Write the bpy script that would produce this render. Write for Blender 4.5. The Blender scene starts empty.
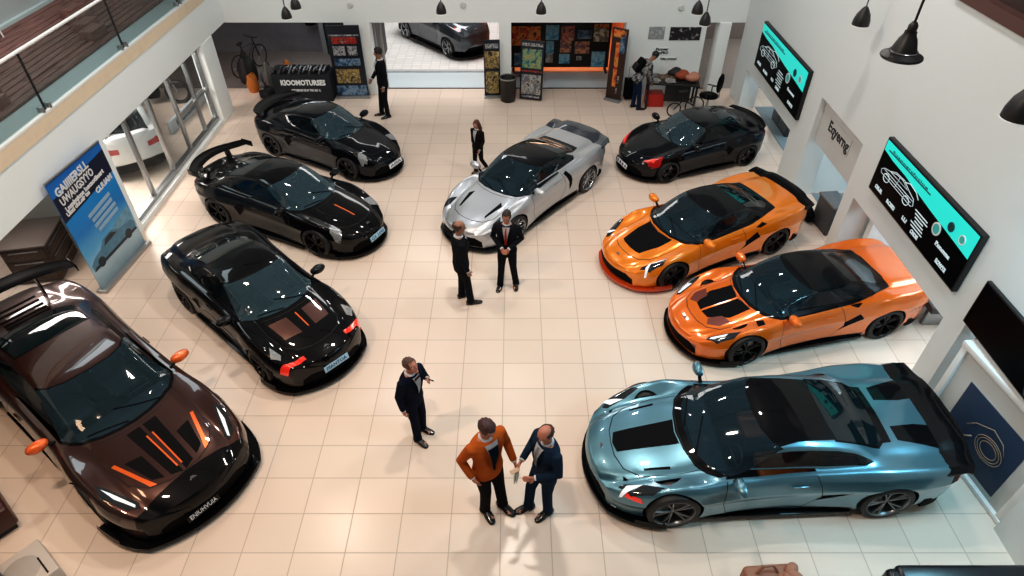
import bpy, bmesh, math, random
import numpy as np
from mathutils import Vector, Matrix
random.seed(7)
SC = bpy.context.scene
COL = SC.collection
R = math.radians
PI = math.pi

# ---------------------------------------------------------------- materials
_mats = {}
def mat(name, base, rough=.5, metal=0., coat=0., spec=.5, emit=0., bump=0., bscale=40., vary=0., vscale=6., trans=0.):
    if name in _mats: return _mats[name]
    m = bpy.data.materials.new(name); m.use_nodes = True
    nt = m.node_tree; b = nt.nodes['Principled BSDF']
    c = (base[0], base[1], base[2], 1)
    b.inputs['Base Color'].default_value = c
    b.inputs['Roughness'].default_value = rough
    b.inputs['Metallic'].default_value = metal
    b.inputs['Coat Weight'].default_value = coat
    b.inputs['Coat Roughness'].default_value = .03
    b.inputs['Specular IOR Level'].default_value = spec
    if emit:
        b.inputs['Emission Color'].default_value = c; b.inputs['Emission Strength'].default_value = emit
    tc = nt.nodes.new('ShaderNodeTexCoord')
    if vary:
        n = nt.nodes.new('ShaderNodeTexNoise'); n.inputs['Scale'].default_value = vscale; n.inputs['Detail'].default_value = 4
        nt.links.new(tc.outputs['Object'], n.inputs['Vector'])
        mx = nt.nodes.new('ShaderNodeMix'); mx.data_type = 'RGBA'
        mx.inputs[6].default_value = tuple(max(0, v*(1-vary)) for v in base)+(1,)
        mx.inputs[7].default_value = tuple(min(1, v*(1+vary)) for v in base)+(1,)
        nt.links.new(n.outputs['Fac'], mx.inputs[0]); nt.links.new(mx.outputs[2], b.inputs['Base Color'])
    if bump:
        n2 = nt.nodes.new('ShaderNodeTexNoise'); n2.inputs['Scale'].default_value = bscale; n2.inputs['Detail'].default_value = 3
        nt.links.new(tc.outputs['Object'], n2.inputs['Vector'])
        bp = nt.nodes.new('ShaderNodeBump'); bp.inputs['Strength'].default_value = bump; bp.inputs['Distance'].default_value = .02
        nt.links.new(n2.outputs['Fac'], bp.inputs['Height']); nt.links.new(bp.outputs['Normal'], b.inputs['Normal'])
    if trans:
        out = nt.nodes['Material Output']; tr = nt.nodes.new('ShaderNodeBsdfTransparent')
        tr.inputs['Color'].default_value = tuple(min(1, v*trans[1]) for v in trans[0])+(1,) if isinstance(trans, tuple) else (1, 1, 1, 1)
        mix = nt.nodes.new('ShaderNodeMixShader')
        mix.inputs[0].default_value = trans[2] if isinstance(trans, tuple) else trans
        nt.links.new(b.outputs[0], mix.inputs[1]); nt.links.new(tr.outputs[0], mix.inputs[2]); nt.links.new(mix.outputs[0], out.inputs['Surface'])
    _mats[name] = m
    return m

# ---------------------------------------------------------------- mesh helpers
def new(): return bmesh.new()
def box(bm, size, loc=(0,0,0), rot=None, bev=0., seg=2, mi=0):
    t = bmesh.new(); bmesh.ops.create_cube(t, size=1)
    bmesh.ops.scale(t, vec=size, verts=t.verts)
    if bev: bmesh.ops.bevel(t, geom=list(t.edges), offset=bev, segments=seg, affect='EDGES', profile=.5)
    if rot is not None: bmesh.ops.transform(t, matrix=rot, verts=t.verts)
    bmesh.ops.translate(t, vec=loc, verts=t.verts)
    merge(bm, t, mi)
def merge(bm, t, mi=None):
    vm = {v: bm.verts.new(v.co) for v in t.verts}
    for f in t.faces:
        try:
            g = bm.faces.new([vm[v] for v in f.verts]); g.smooth = f.smooth
            g.material_index = f.material_index if mi is None else mi
        except ValueError: pass
    t.free()
def frame_of(d):
    d = Vector(d).normalized(); a = Vector((0,0,1)) if abs(d.z) < .9 else Vector((1,0,0))
    u = d.cross(a).normalized(); return u, d.cross(u).normalized()
def tube(bm, pts, rad, seg=10, caps=True, mi=0, squash=None):
    """tube through pts; rad a number, a list, or list of (ra, rb)"""
    pts = [Vector(p) for p in pts]; n = len(pts); rings = []
    pu = None
    for i, p in enumerate(pts):
        d = (pts[min(i+1, n-1)]-pts[max(i-1, 0)])
        u, v = frame_of(d)
        if pu is not None:
            dn = d.normalized(); u = (pu-dn*pu.dot(dn)).normalized(); v = dn.cross(u).normalized()
        pu = u
        r = rad[i] if isinstance(rad, (list, tuple)) else rad
        ra, rb = r if isinstance(r, (list, tuple)) else (r, r)
        rings.append([bm.verts.new(p+u*ra*math.cos(2*PI*k/seg)+v*rb*math.sin(2*PI*k/seg)) for k in range(seg)])
    fs = []
    for a, b in zip(rings, rings[1:]):
        for k in range(seg): fs.append(bm.faces.new((a[k], a[(k+1) % seg], b[(k+1) % seg], b[k])))
    if caps: fs.append(bm.faces.new(rings[0][::-1])); fs.append(bm.faces.new(rings[-1]))
    for f in fs: f.material_index = mi; f.smooth = True
def lathe(bm, prof, seg=24, mat4=None, mi=0, caps=True):
    """prof: list of (r, z) about z"""
    rings = []
    for r, z in prof:
        if r < 1e-6: rings.append([bm.verts.new((0,0,z))]*seg)
        else: rings.append([bm.verts.new((r*math.cos(2*PI*k/seg), r*math.sin(2*PI*k/seg), z)) for k in range(seg)])
    vs = set(v for r in rings for v in r)
    for a, b in zip(rings, rings[1:]):
        for k in range(seg):
            q = [a[k], a[(k+1) % seg], b[(k+1) % seg], b[k]]; q2 = []
            for v in q:
                if v not in q2: q2.append(v)
            if len(q2) > 2:
                f = bm.faces.new(q2); f.smooth = True; f.material_index = mi
    if mat4 is not None: bmesh.ops.transform(bm, matrix=mat4, verts=list(vs))
def ball(bm, r, loc, sc=(1,1,1), rot=None, seg=16, mi=0):
    t = bmesh.new(); bmesh.ops.create_uvsphere(t, u_segments=seg, v_segments=max(6, seg*2//3), radius=r)
    bmesh.ops.scale(t, vec=sc, verts=t.verts)
    if rot is not None: bmesh.ops.transform(t, matrix=rot, verts=t.verts)
    bmesh.ops.translate(t, vec=loc, verts=t.verts)
    for f in t.faces: f.smooth = True
    merge(bm, t, mi)
def prism(bm, poly, z0, z1, M=None, bev=0., mi=0):
    t = bmesh.new()
    a = [t.verts.new((x, y, z0)) for x, y in poly]; b = [t.verts.new((x, y, z1)) for x, y in poly]
    n = len(a)
    t.faces.new(a[::-1]); t.faces.new(b)
    for i in range(n): t.faces.new((a[i], a[(i+1) % n], b[(i+1) % n], b[i]))
    bmesh.ops.recalc_face_normals(t, faces=t.faces)
    if bev: bmesh.ops.bevel(t, geom=list(t.edges), offset=bev, segments=2, affect='EDGES', profile=.5)
    if M is not None: bmesh.ops.transform(t, matrix=M, verts=t.verts)
    merge(bm, t, mi)
def quad(bm, pts, mi=0):
    f = bm.faces.new([bm.verts.new(p) for p in pts]); f.material_index = mi; return f
def obj(name, bm, mats, parent=None, loc=None, rotz=None, sharp=40, recalc=True, tri=False):
    if recalc: bmesh.ops.recalc_face_normals(bm, faces=bm.faces)
    me = bpy.data.meshes.new(name); bm.to_mesh(me); bm.free()
    if not isinstance(mats, (list, tuple)): mats = [mats]
    for m in mats: me.materials.append(m)
    if sharp:
        me.polygons.foreach_set('use_smooth', [True]*len(me.polygons))
        me.set_sharp_from_angle(angle=R(sharp))
    o = bpy.data.objects.new(name, me); COL.objects.link(o)
    if parent is not None: o.parent = parent
    if loc is not None: o.location = loc
    if rotz is not None: o.rotation_euler = (0, 0, rotz)
    return o
def tag(o, label=None, cat=None, group=None, kind=None):
    if label: o['label'] = label
    if cat: o['category'] = cat
    if group: o['group'] = group
    if kind: o['kind'] = kind
    return o
def thing(name, label, cat, loc=(0,0,0), rotz=0., group=None):
    o = bpy.data.objects.new(name, None); COL.objects.link(o); o.empty_display_size = .1
    o.location = loc; o.rotation_euler = (0, 0, rotz)
    return tag(o, label, cat, group)
def struct(name, bm, m, parent=None, **k):
    o = obj(name, bm, m, parent, **k)
    if parent is None: o['kind'] = 'structure'
    return o
def dup(src, loc=None, rotz=None, label=None, parent=None):
    r = src.copy(); COL.objects.link(r)
    if parent is not None: r.parent = parent
    if loc is not None: r.location = loc
    if rotz is not None: r.rotation_euler = (0, 0, rotz)
    if label: r['label'] = label
    for ch in list(src.children): dup(ch, parent=r)
    return r
_fonts = {}
def text_bm(s, size, depth=.004, width=None, bold=0., shear=0.):
    """flat lettering in the xy plane, centred, returned as a bmesh"""
    c = bpy.data.curves.new('lettering', 'FONT'); c.body = s; c.size = size; c.extrude = depth; c.align_x = 'CENTER'; c.align_y = 'CENTER'
    c.resolution_u = 2; c.offset = bold; c.shear = shear
    o = bpy.data.objects.new('lettering', c); COL.objects.link(o)
    bpy.context.view_layer.update()
    me = bpy.data.meshes.new_from_object(o.evaluated_get(bpy.context.evaluated_depsgraph_get()))
    b = bmesh.new(); b.from_mesh(me)
    bpy.data.objects.remove(o); bpy.data.curves.remove(c); bpy.data.meshes.remove(me)
    if width:
        xs = [v.co.x for v in b.verts]
        k = width/(max(xs)-min(xs)); bmesh.ops.scale(b, vec=(k, 1, 1), verts=b.verts)
    return b
def add_text(bm, s, size, M, mi=0, **k):
    t = text_bm(s, size, **k); bmesh.ops.transform(t, matrix=M, verts=t.verts); merge(bm, t, mi)
def pchip(xs, ys):
    xs = np.array(xs, float); ys = np.array(ys, float)
    h = np.diff(xs); d = np.diff(ys)/h; m = np.zeros_like(ys)
    for i in range(1, len(xs)-1):
        if d[i-1]*d[i] > 0:
            w1 = 2*h[i]+h[i-1]; w2 = h[i]+2*h[i-1]; m[i] = (w1+w2)/(w1/d[i-1]+w2/d[i])
    m[0] = d[0]; m[-1] = d[-1]
    def f(x):
        x = min(max(x, xs[0]), xs[-1]); i = min(max(int(np.searchsorted(xs, x)-1), 0), len(xs)-2)
        s = (x-xs[i])/h[i]
        return float((1+2*s)*(1-s)**2*ys[i]+s*(1-s)**2*h[i]*m[i]+s*s*(3-2*s)*ys[i+1]+s*s*(s-1)*h[i]*m[i+1])
    return f
def catmull(P, n):
    """dense samples through control points P (tuples)"""
    P = [np.array(p, float) for p in P]; out = []
    Q = [2*P[0]-P[1]]+P+[2*P[-1]-P[-2]]
    for i in range(1, len(Q)-2):
        for k in range(n):
            t = k/n
            out.append(.5*((2*Q[i])+(-Q[i-1]+Q[i+1])*t+(2*Q[i-1]-5*Q[i]+4*Q[i+1]-Q[i+2])*t*t+(-Q[i-1]+3*Q[i]-3*Q[i+1]+Q[i+2])*t**3))
    out.append(P[-1]); return out
def smooth(x): x = min(max(x, 0), 1); return x*x*(3-2*x)
def bezier_mesh_poly(P, n=4): return [tuple(p) for p in catmull(P, n)]
# ================================================================ CARS
M_BLACK = mat('gloss_black_trim', (.003,.003,.004), .35, 0, .45, .05)
M_MATTE = mat('matte_black', (.006,.006,.007), .65, 0, 0, .06)
M_SEAM = mat('panel_gap', (.002,.002,.002), .8)
M_ARCH = mat('wheel_well', (.004,.004,.004), .9)
M_TYRE = mat('tyre_rubber', (.009,.009,.010), .55, bump=.15, bscale=90)
M_RIMD = mat('dark_alloy', (.02,.02,.022), .28, .8)
M_RIMS = mat('silver_alloy', (.42,.43,.45), .25, .9)
M_DISC = mat('brake_steel', (.2,.2,.2), .4, .9)
M_LAMP = mat('lamp_dark_glass', (.02,.024,.028), .08, 0, 1)
M_LED = mat('lamp_white', (.75,.8,.82), .15, emit=.35)
M_RED = mat('lamp_red', (.75,.03,.015), .2, 0, 1, emit=.35)
M_REDD = mat('tail_lamp_red', (.35,.008,.01), .15, 0, 1, emit=.1)
M_SEATD = mat('seat_leather', (.13,.145,.16), .6, vary=.15)
M_SEATO = mat('seat_tan_leather', (.42,.11,.025), .6, vary=.15)
M_DASH = mat('dash_plastic', (.05,.056,.062), .6)
M_CABIN = mat('cabin_carpet', (.012,.014,.016), .85)
M_CHROME = mat('chrome', (.8,.8,.8), .12, 1)
M_PLATE = mat('licence_plate_white', (.72,.76,.8), .4)
M_PLATEB = mat('licence_plate_blue', (.35,.58,.75), .4)
M_PTXT = mat('licence_plate_ink', (.02,.03,.06), .5)
M_ORACC = mat('orange_accent', (.8,.13,.015), .3, .3, 1)
def glass_mat(name, tint, alpha, base):
    m = bpy.data.materials.new(name); m.use_nodes = True; nt = m.node_tree
    b = nt.nodes['Principled BSDF']; out = nt.nodes['Material Output']
    b.inputs['Base Color'].default_value = base+(1,); b.inputs['Roughness'].default_value = .04
    b.inputs['Coat Weight'].default_value = .6; b.inputs['Coat Roughness'].default_value = .02
    tr = nt.nodes.new('ShaderNodeBsdfTransparent'); tr.inputs[0].default_value = tint+(1,)
    fr = nt.nodes.new('ShaderNodeLayerWeight'); fr.inputs[0].default_value = .35
    mr = nt.nodes.new('ShaderNodeMapRange'); mr.inputs[3].default_value = alpha; mr.inputs[4].default_value = .1
    nt.links.new(fr.outputs['Facing'], mr.inputs[0])
    mx = nt.nodes.new('ShaderNodeMixShader'); nt.links.new(mr.outputs[0], mx.inputs[0])
    nt.links.new(b.outputs[0], mx.inputs[1]); nt.links.new(tr.outputs[0], mx.inputs[2]); nt.links.new(mx.outputs[0], out.inputs['Surface'])
    return m
M_GLASS = glass_mat('car_glass', (.52,.70,.82), .55, (.020,.042,.056))
M_PGLASS = glass_mat('pale_blue_car_glass', (.55,.75,.86), .5, (.045,.085,.108))
M_SGLASS = glass_mat('tinted_side_glass', (.4,.48,.54), .50, (.004,.008,.011))
M_DGLASS = glass_mat('dark_rear_glass', (.4,.55,.6), .35, (.006,.014,.018))

SUPER = dict(
 T=[-1,-.95,-.86,-.72,-.56,-.3,0,.25,.42,.58,.74,.86,.94,1.0],
 w=[.80,.91,.97,1.0,1.0,.945,.905,.92,.955,.99,.97,.915,.835,.70],
 zb=[.36,.28,.22,.17,.14,.12,.12,.12,.12,.12,.12,.12,.12,.13],
 zs=[.88,.935,.955,.965,.955,.895,.835,.80,.80,.80,.735,.635,.55,.46],
 zc=[.91,.94,.95,.955,.955,.93,.90,.865,.815,.72,.645,.575,.515,.45],
 zr=[(-1,.90),(-.68,.965),(-.52,1.03),(-.36,1.12),(-.2,1.18),(-.06,1.205),(.06,1.195),(.16,1.145),(.28,1.045),(.40,.925),(.50,.80),(1,.4)],
 k=[(-1,-.16),(-.7,-.06),(-.3,.05),(.1,.10),(.45,.22),(.75,.28),(1,.40)],
 wg=.80, wr=.585)
def variant(base, **k):
    d = dict(base)
    for a, v in k.items(): d[a] = v
    return d
GT = variant(SUPER,
 w=[.78,.90,.955,.985,.99,.955,.935,.94,.955,.985,.975,.94,.88,.76],
 zs=[.80,.86,.90,.93,.93,.89,.85,.82,.81,.81,.775,.71,.64,.56],
 zc=[.83,.88,.92,.945,.95,.93,.90,.88,.85,.79,.73,.67,.61,.55],
 zr=[(-1,.83),(-.80,.93),(-.6,1.05),(-.42,1.15),(-.22,1.215),(-.06,1.235),(.06,1.22),(.16,1.16),(.28,1.05),(.38,.95),(.46,.84),(1,.4)],
 k=[(-1,-.22),(-.7,-.10),(-.3,.03),(.1,.09),(.45,.2),(.75,.24),(1,.34)], wg=.79, wr=.56)
PORS = variant(SUPER,
 w=[.66,.84,.945,.99,1.0,.945,.92,.93,.945,.965,.93,.86,.78,.62],
 zs=[.72,.80,.87,.92,.94,.89,.85,.83,.825,.82,.76,.67,.58,.48],
 zc=[.76,.84,.90,.945,.96,.93,.90,.87,.83,.76,.69,.61,.54,.47],
 zr=[(-1,.75),(-.86,.88),(-.66,1.02),(-.45,1.14),(-.22,1.225),(-.06,1.25),(.08,1.225),(.2,1.14),(.30,1.04),(.40,.93),(.48,.82),(1,.4)],
 k=[(-1,-.36),(-.7,-.14),(-.3,.03),(.1,.10),(.45,.22),(.75,.32),(1,.46)], wg=.78, wr=.54)
SUV = variant(SUPER,
 w=[.82,.92,.96,.985,.985,.965,.955,.955,.96,.985,.975,.94,.88,.78],
 zb=[.42,.34,.28,.24,.22,.20,.20,.20,.20,.20,.22,.22,.24,.26],
 zs=[.95,1.0,1.02,1.02,1.01,1.0,.99,.98,.98,.97,.93,.88,.80,.70],
 zc=[.97,1.02,1.04,1.04,1.04,1.04,1.03,1.03,1.02,.99,.95,.90,.82,.72],
 zr=[(-1,.96),(-.96,1.02),(-.86,1.3),(-.74,1.46),(-.5,1.52),(-.2,1.55),(.02,1.53),(.12,1.46),(.28,1.25),(.42,1.05),(.48,.98),(1,.5)],
 k=[(-1,-.2),(-.7,-.1),(-.3,0),(.1,.05),(.45,.15),(.75,.2),(1,.3)], wg=.84, wr=.68)

class Body:
    def __init__(s, prof, L, W, H):
        s.L, s.W, s.h = L, W, H/1.2
        s.f = {q: pchip(prof['T'], prof[q]) for q in ('w','zb','zs','zc')}
        s.zr = pchip(*zip(*prof['zr'])); s.k = pchip(*zip(*prof['k'])); s.wg, s.wr = prof['wg'], prof['wr']
    def section(s, t):
        w = s.f['w'](t)*s.W/2; zb, zs, zc = (s.f[q](t)*s.h for q in ('zb','zs','zc'))
        zr = max(s.zr(t)*s.h, zc); g = smooth((zr-zc)/.16); dz = zs-zb
        hood = [(.79*w, zs*.72+zc*.28-.006), (.645*w, zc*.85+zs*.15-.012), (.52*w, zc+.020), (.26*w, zc+.026), (0, zc+.021)]
        wr = s.wr*s.W/2*(.96+.04*g); wg = s.wg*w; ze = zr-.055
        cab = [(wg, zs+.012), (wr+(wg-wr)*.40, zs+(ze-zs)*.66), (wr, ze), (wr*.58, zr-.014), (0, zr)]
        top = [(a[0]*(1-g)+b[0]*g, a[1]*(1-g)+b[1]*g) for a, b in zip(hood, cab)]
        P = [(0, zb), (.55*w, zb), (.88*w, zb+.005), (.945*w, zb+.05*dz+.02), (.962*w, zb+.28*dz), (.975*w, zb+.50*dz), (1.0*w, zb+.64*dz), (.994*w, zb+.71*dz), (.955*w, zb+.90*dz), (.895*w, zs)] + top
        return w, P
    def mesh(s, n=104):
        bm = bmesh.new(); rings = []
        ts = [-math.cos(PI*i/n)*.5+(-1+2*i/n)*.5 for i in range(n+1)]
        wm = s.W/2
        def X(t, y): return t*s.L/2-s.k(t)*(y/wm)**2
        for t in ts:
            w, P = s.section(t)
            half = catmull(P, 3)
            h1 = [(max(a[0], 0) if i not in (0, len(half)-1) else 0, a[1]) for i, a in enumerate(half)]
            full = h1+[(-a, b) for a, b in h1[-2:0:-1]]
            rings.append([bm.verts.new((X(t, y), y, z)) for y, z in full])
        m = len(rings[0])
        for a, b in zip(rings, rings[1:]):
            for k in range(m): bm.faces.new((a[k], a[(k+1) % m], b[(k+1) % m], b[k]))
        for ring, t, sg in ((rings[0], ts[0], -1), (rings[-1], ts[-1], 1)):
            zm = sum(v.co.z for v in ring)/m; prev = ring
            for q in (.93, .8, .6, .35):
                cur = []
                for v in ring:
                    y = v.co.y*q; z = zm+(v.co.z-zm)*q
                    cur.append(bm.verts.new((X(t, y)+sg*.05*(1-q*q), y, z)))
                for k in range(m):
                    fv = (prev[k], prev[(k+1) % m], cur[(k+1) % m], cur[k])
                    bm.faces.new(fv if sg > 0 else fv[::-1])
                prev = cur
            c = bm.verts.new((t*s.L/2+sg*.05, 0, zm))
            for k in range(m):
                fv = (prev[k], prev[(k+1) % m], c); bm.faces.new(fv if sg > 0 else fv[::-1])
        bmesh.ops.recalc_face_normals(bm, faces=bm.faces)
        return bm
    def outline(s, front=True, t0=.70):
        """plan outline of the nose (or the tail), right to left"""
        sg = 1 if front else -1; wm = s.W/2; out = []
        for i in range(9):
            t = sg*(t0+(1-t0)*i/8); w = s.f['w'](t)*wm
            out.append((t*s.L/2-s.k(t)*(w/wm)**2, w))
        we = out[-1][1]; t = sg
        mid = [(t*s.L/2-s.k(t)*(y/wm)**2+sg*.03*(1-(y/we)**2), y) for y in [we*c/6 for c in range(5, -6, -1)]]
        return out+mid+[(x, -y) for x, y in out[::-1]]

def inside(p, poly):
    x, y = p; c = False; n = len(poly); j = n-1
    for i in range(n):
        xi, yi = poly[i]; xj, yj = poly[j]
        if (yi > y) != (yj > y) and x < (xj-xi)*(y-yi)/(yj-yi)+xi: c = not c
        j = i
    return c
def region(bm, poly, ax, filt):
    i, j = ax
    x0 = min(p[0] for p in poly)-.12; x1 = max(p[0] for p in poly)+.12; y0 = min(p[1] for p in poly)-.12; y1 = max(p[1] for p in poly)+.12
    cand = []
    for f in bm.faces:
        c = f.verts[0].co
        if x0 < c[i] < x1 and y0 < c[j] < y1 and filt(f): cand.append(f)
    n = len(poly)
    for e in range(n):
        p, q = poly[e], poly[(e+1) % n]
        dx, dy = q[0]-p[0], q[1]-p[1]; l = math.hypot(dx, dy)
        if l < 1e-6: continue
        nx, ny = dy/l, -dx/l
        a0, a1 = min(p[0], q[0])-.002, max(p[0], q[0])+.002; b0, b1 = min(p[1], q[1])-.002, max(p[1], q[1])+.002
        sel = []
        for f in cand:
            us = [v.co[i] for v in f.verts]; vs = [v.co[j] for v in f.verts]
            if max(us) < a0 or min(us) > a1 or max(vs) < b0 or min(vs) > b1: continue
            d = [(u-p[0])*nx+(v-p[1])*ny for u, v in zip(us, vs)]
            if min(d) < -1e-5 and max(d) > 1e-5: sel.append(f)
        if not sel: continue
        co = [0, 0, 0]; no = [0, 0, 0]; co[i], co[j] = p; no[i], no[j] = nx, ny
        es = set(); vs_ = set()
        for f in sel: es.update(f.edges); vs_.update(f.verts)
        r = bmesh.ops.bisect_plane(bm, geom=sel+list(es)+list(vs_), dist=1e-6, plane_co=co, plane_no=no)
        old = set(cand)
        cand = [f for f in cand if f.is_valid]+[g for g in r['geom'] if isinstance(g, bmesh.types.BMFace) and g not in old]
    out = []
    seen = set()
    for f in cand:
        if not f.is_valid or f in seen: continue
        seen.add(f); c = f.calc_center_median()
        if inside((c[i], c[j]), poly): out.append(f)
    return out
UP = lambda f: f.normal.z > .12 and f.calc_center_median().z > .3
def SIDE(sg): return lambda f: f.normal.y*sg > .1 and f.calc_center_median().y*sg > .35
FRONT = lambda f: f.normal.x > .15
REAR = lambda f: f.normal.x < -.15
def piece(bm, faces, off=0., rim=.02):
    """a copy of some faces as a thin shell of its own"""
    t = bmesh.new(); vm = {}
    for f in faces:
        for v in f.verts:
            if v not in vm: vm[v] = (t.verts.new(v.co+v.normal*off), v.normal.copy())
        try: t.faces.new([vm[v][0] for v in f.verts])
        except ValueError: pass
    nrm = {a: n for a, n in vm.values()}
    if rim:
        be = [e for e in t.edges if len(e.link_faces) == 1]; low = {}
        for e in be:
            f0 = e.link_faces[0]; a, b = e.verts
            vs = list(f0.verts); ia = vs.index(a)
            if vs[(ia+1) % len(vs)] is not b: a, b = b, a
            for v in (a, b):
                if v not in low: low[v] = t.verts.new(v.co-nrm[v]*rim)
            t.faces.new((b, a, low[a], low[b]))
    return t

def islands(t):
    t.verts.index_update(); seen = set(); out = []
    for v in t.verts:
        if v.index in seen: continue
        st = [v]; seen.add(v.index); g = []
        while st:
            a = st.pop(); g.append(a.index)
            for e in a.link_edges:
                b = e.other_vert(a)
                if b.index not in seen: seen.add(b.index); st.append(b)
        out.append(g)
    return out
def mirror_poly(P): return [(x, -y) for x, y in P]
def sym(P):
    """half polygon (y >= 0) closed by its mirror image"""
    return P+[(x, -y) for x, y in P[::-1] if y > 1e-6]

RIMS = {}
def wheel_meshes(style):
    if style in RIMS: return RIMS[style]
    t = new(); prof = [(.272,-.5),(.31,-.5),(.337,-.46),(.345,-.36),(.347,0),(.345,.36),(.337,.46),(.31,.5),(.272,.5),(.266,.3),(.266,-.3),(.272,-.5)]
    lathe(t, [(r, z*.27) for r, z in prof], 40)
    r = new(); lathe(r, [(.262,-.12),(.274,-.125),(.278,.128),(.268,.140),(.260,.130),(.250,.09),(.246,-.05),(.246,-.12)], 40)
    lathe(r, [(0,.085),(.03,.085),(.034,.07),(.034,-.02),(0,-.02)], 16)
    n = 5 if style != 'multi' else 10
    for i in range(n):
        a = 2*PI*i/n
        for da in ((-.17, .17) if n == 5 else (0,)):
            p0 = (.03*math.cos(a), .03*math.sin(a), .075); p1 = (.14*math.cos(a+da*.7), .14*math.sin(a+da*.7), .095); p2 = (.260*math.cos(a+da), .260*math.sin(a+da), .100)
            tube(r, [p0, p1, p2], [(.014,.02), (.013,.017), (.015,.021)], 6)
    d = new(); lathe(d, [(.05,-.02),(.185,-.02),(.185,.0),(.05,.0),(.05,-.02)], 32)
    box(d, (.07,.13,.05), (.15,0,.02), bev=.01)
    ms = []
    for nm, b in (('tyre', t), ('rim', r), ('disc', d)):
        bmesh.ops.recalc_face_normals(b, faces=b.faces); me = bpy.data.meshes.new(nm); b.to_mesh(me); b.free()
        me.polygons.foreach_set('use_smooth', [True]*len(me.polygons)); me.set_sharp_from_angle(angle=R(40)); ms.append(me)
    RIMS[style] = ms; return ms
SEAT = []
def seat_bm():
    b = new()
    box(b, (.50,.50,.14), (0,0,.28), bev=.05, seg=3)
    box(b, (.14,.50,.62), (-.30,0,.58), rot=Matrix.Rotation(R(-16),4,'Y'), bev=.05, seg=3)
    box(b, (.10,.26,.18), (-.40,0,.90), rot=Matrix.Rotation(R(-12),4,'Y'), bev=.04, seg=3)
    for s in (-1, 1):
        tube(b, [(.24,s*.24,.34),(-.18,s*.25,.36)], [.05,.06], 8); tube(b, [(-.22,s*.24,.40),(-.36,s*.22,.82)], [.06,.045], 8)
    return b

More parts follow.
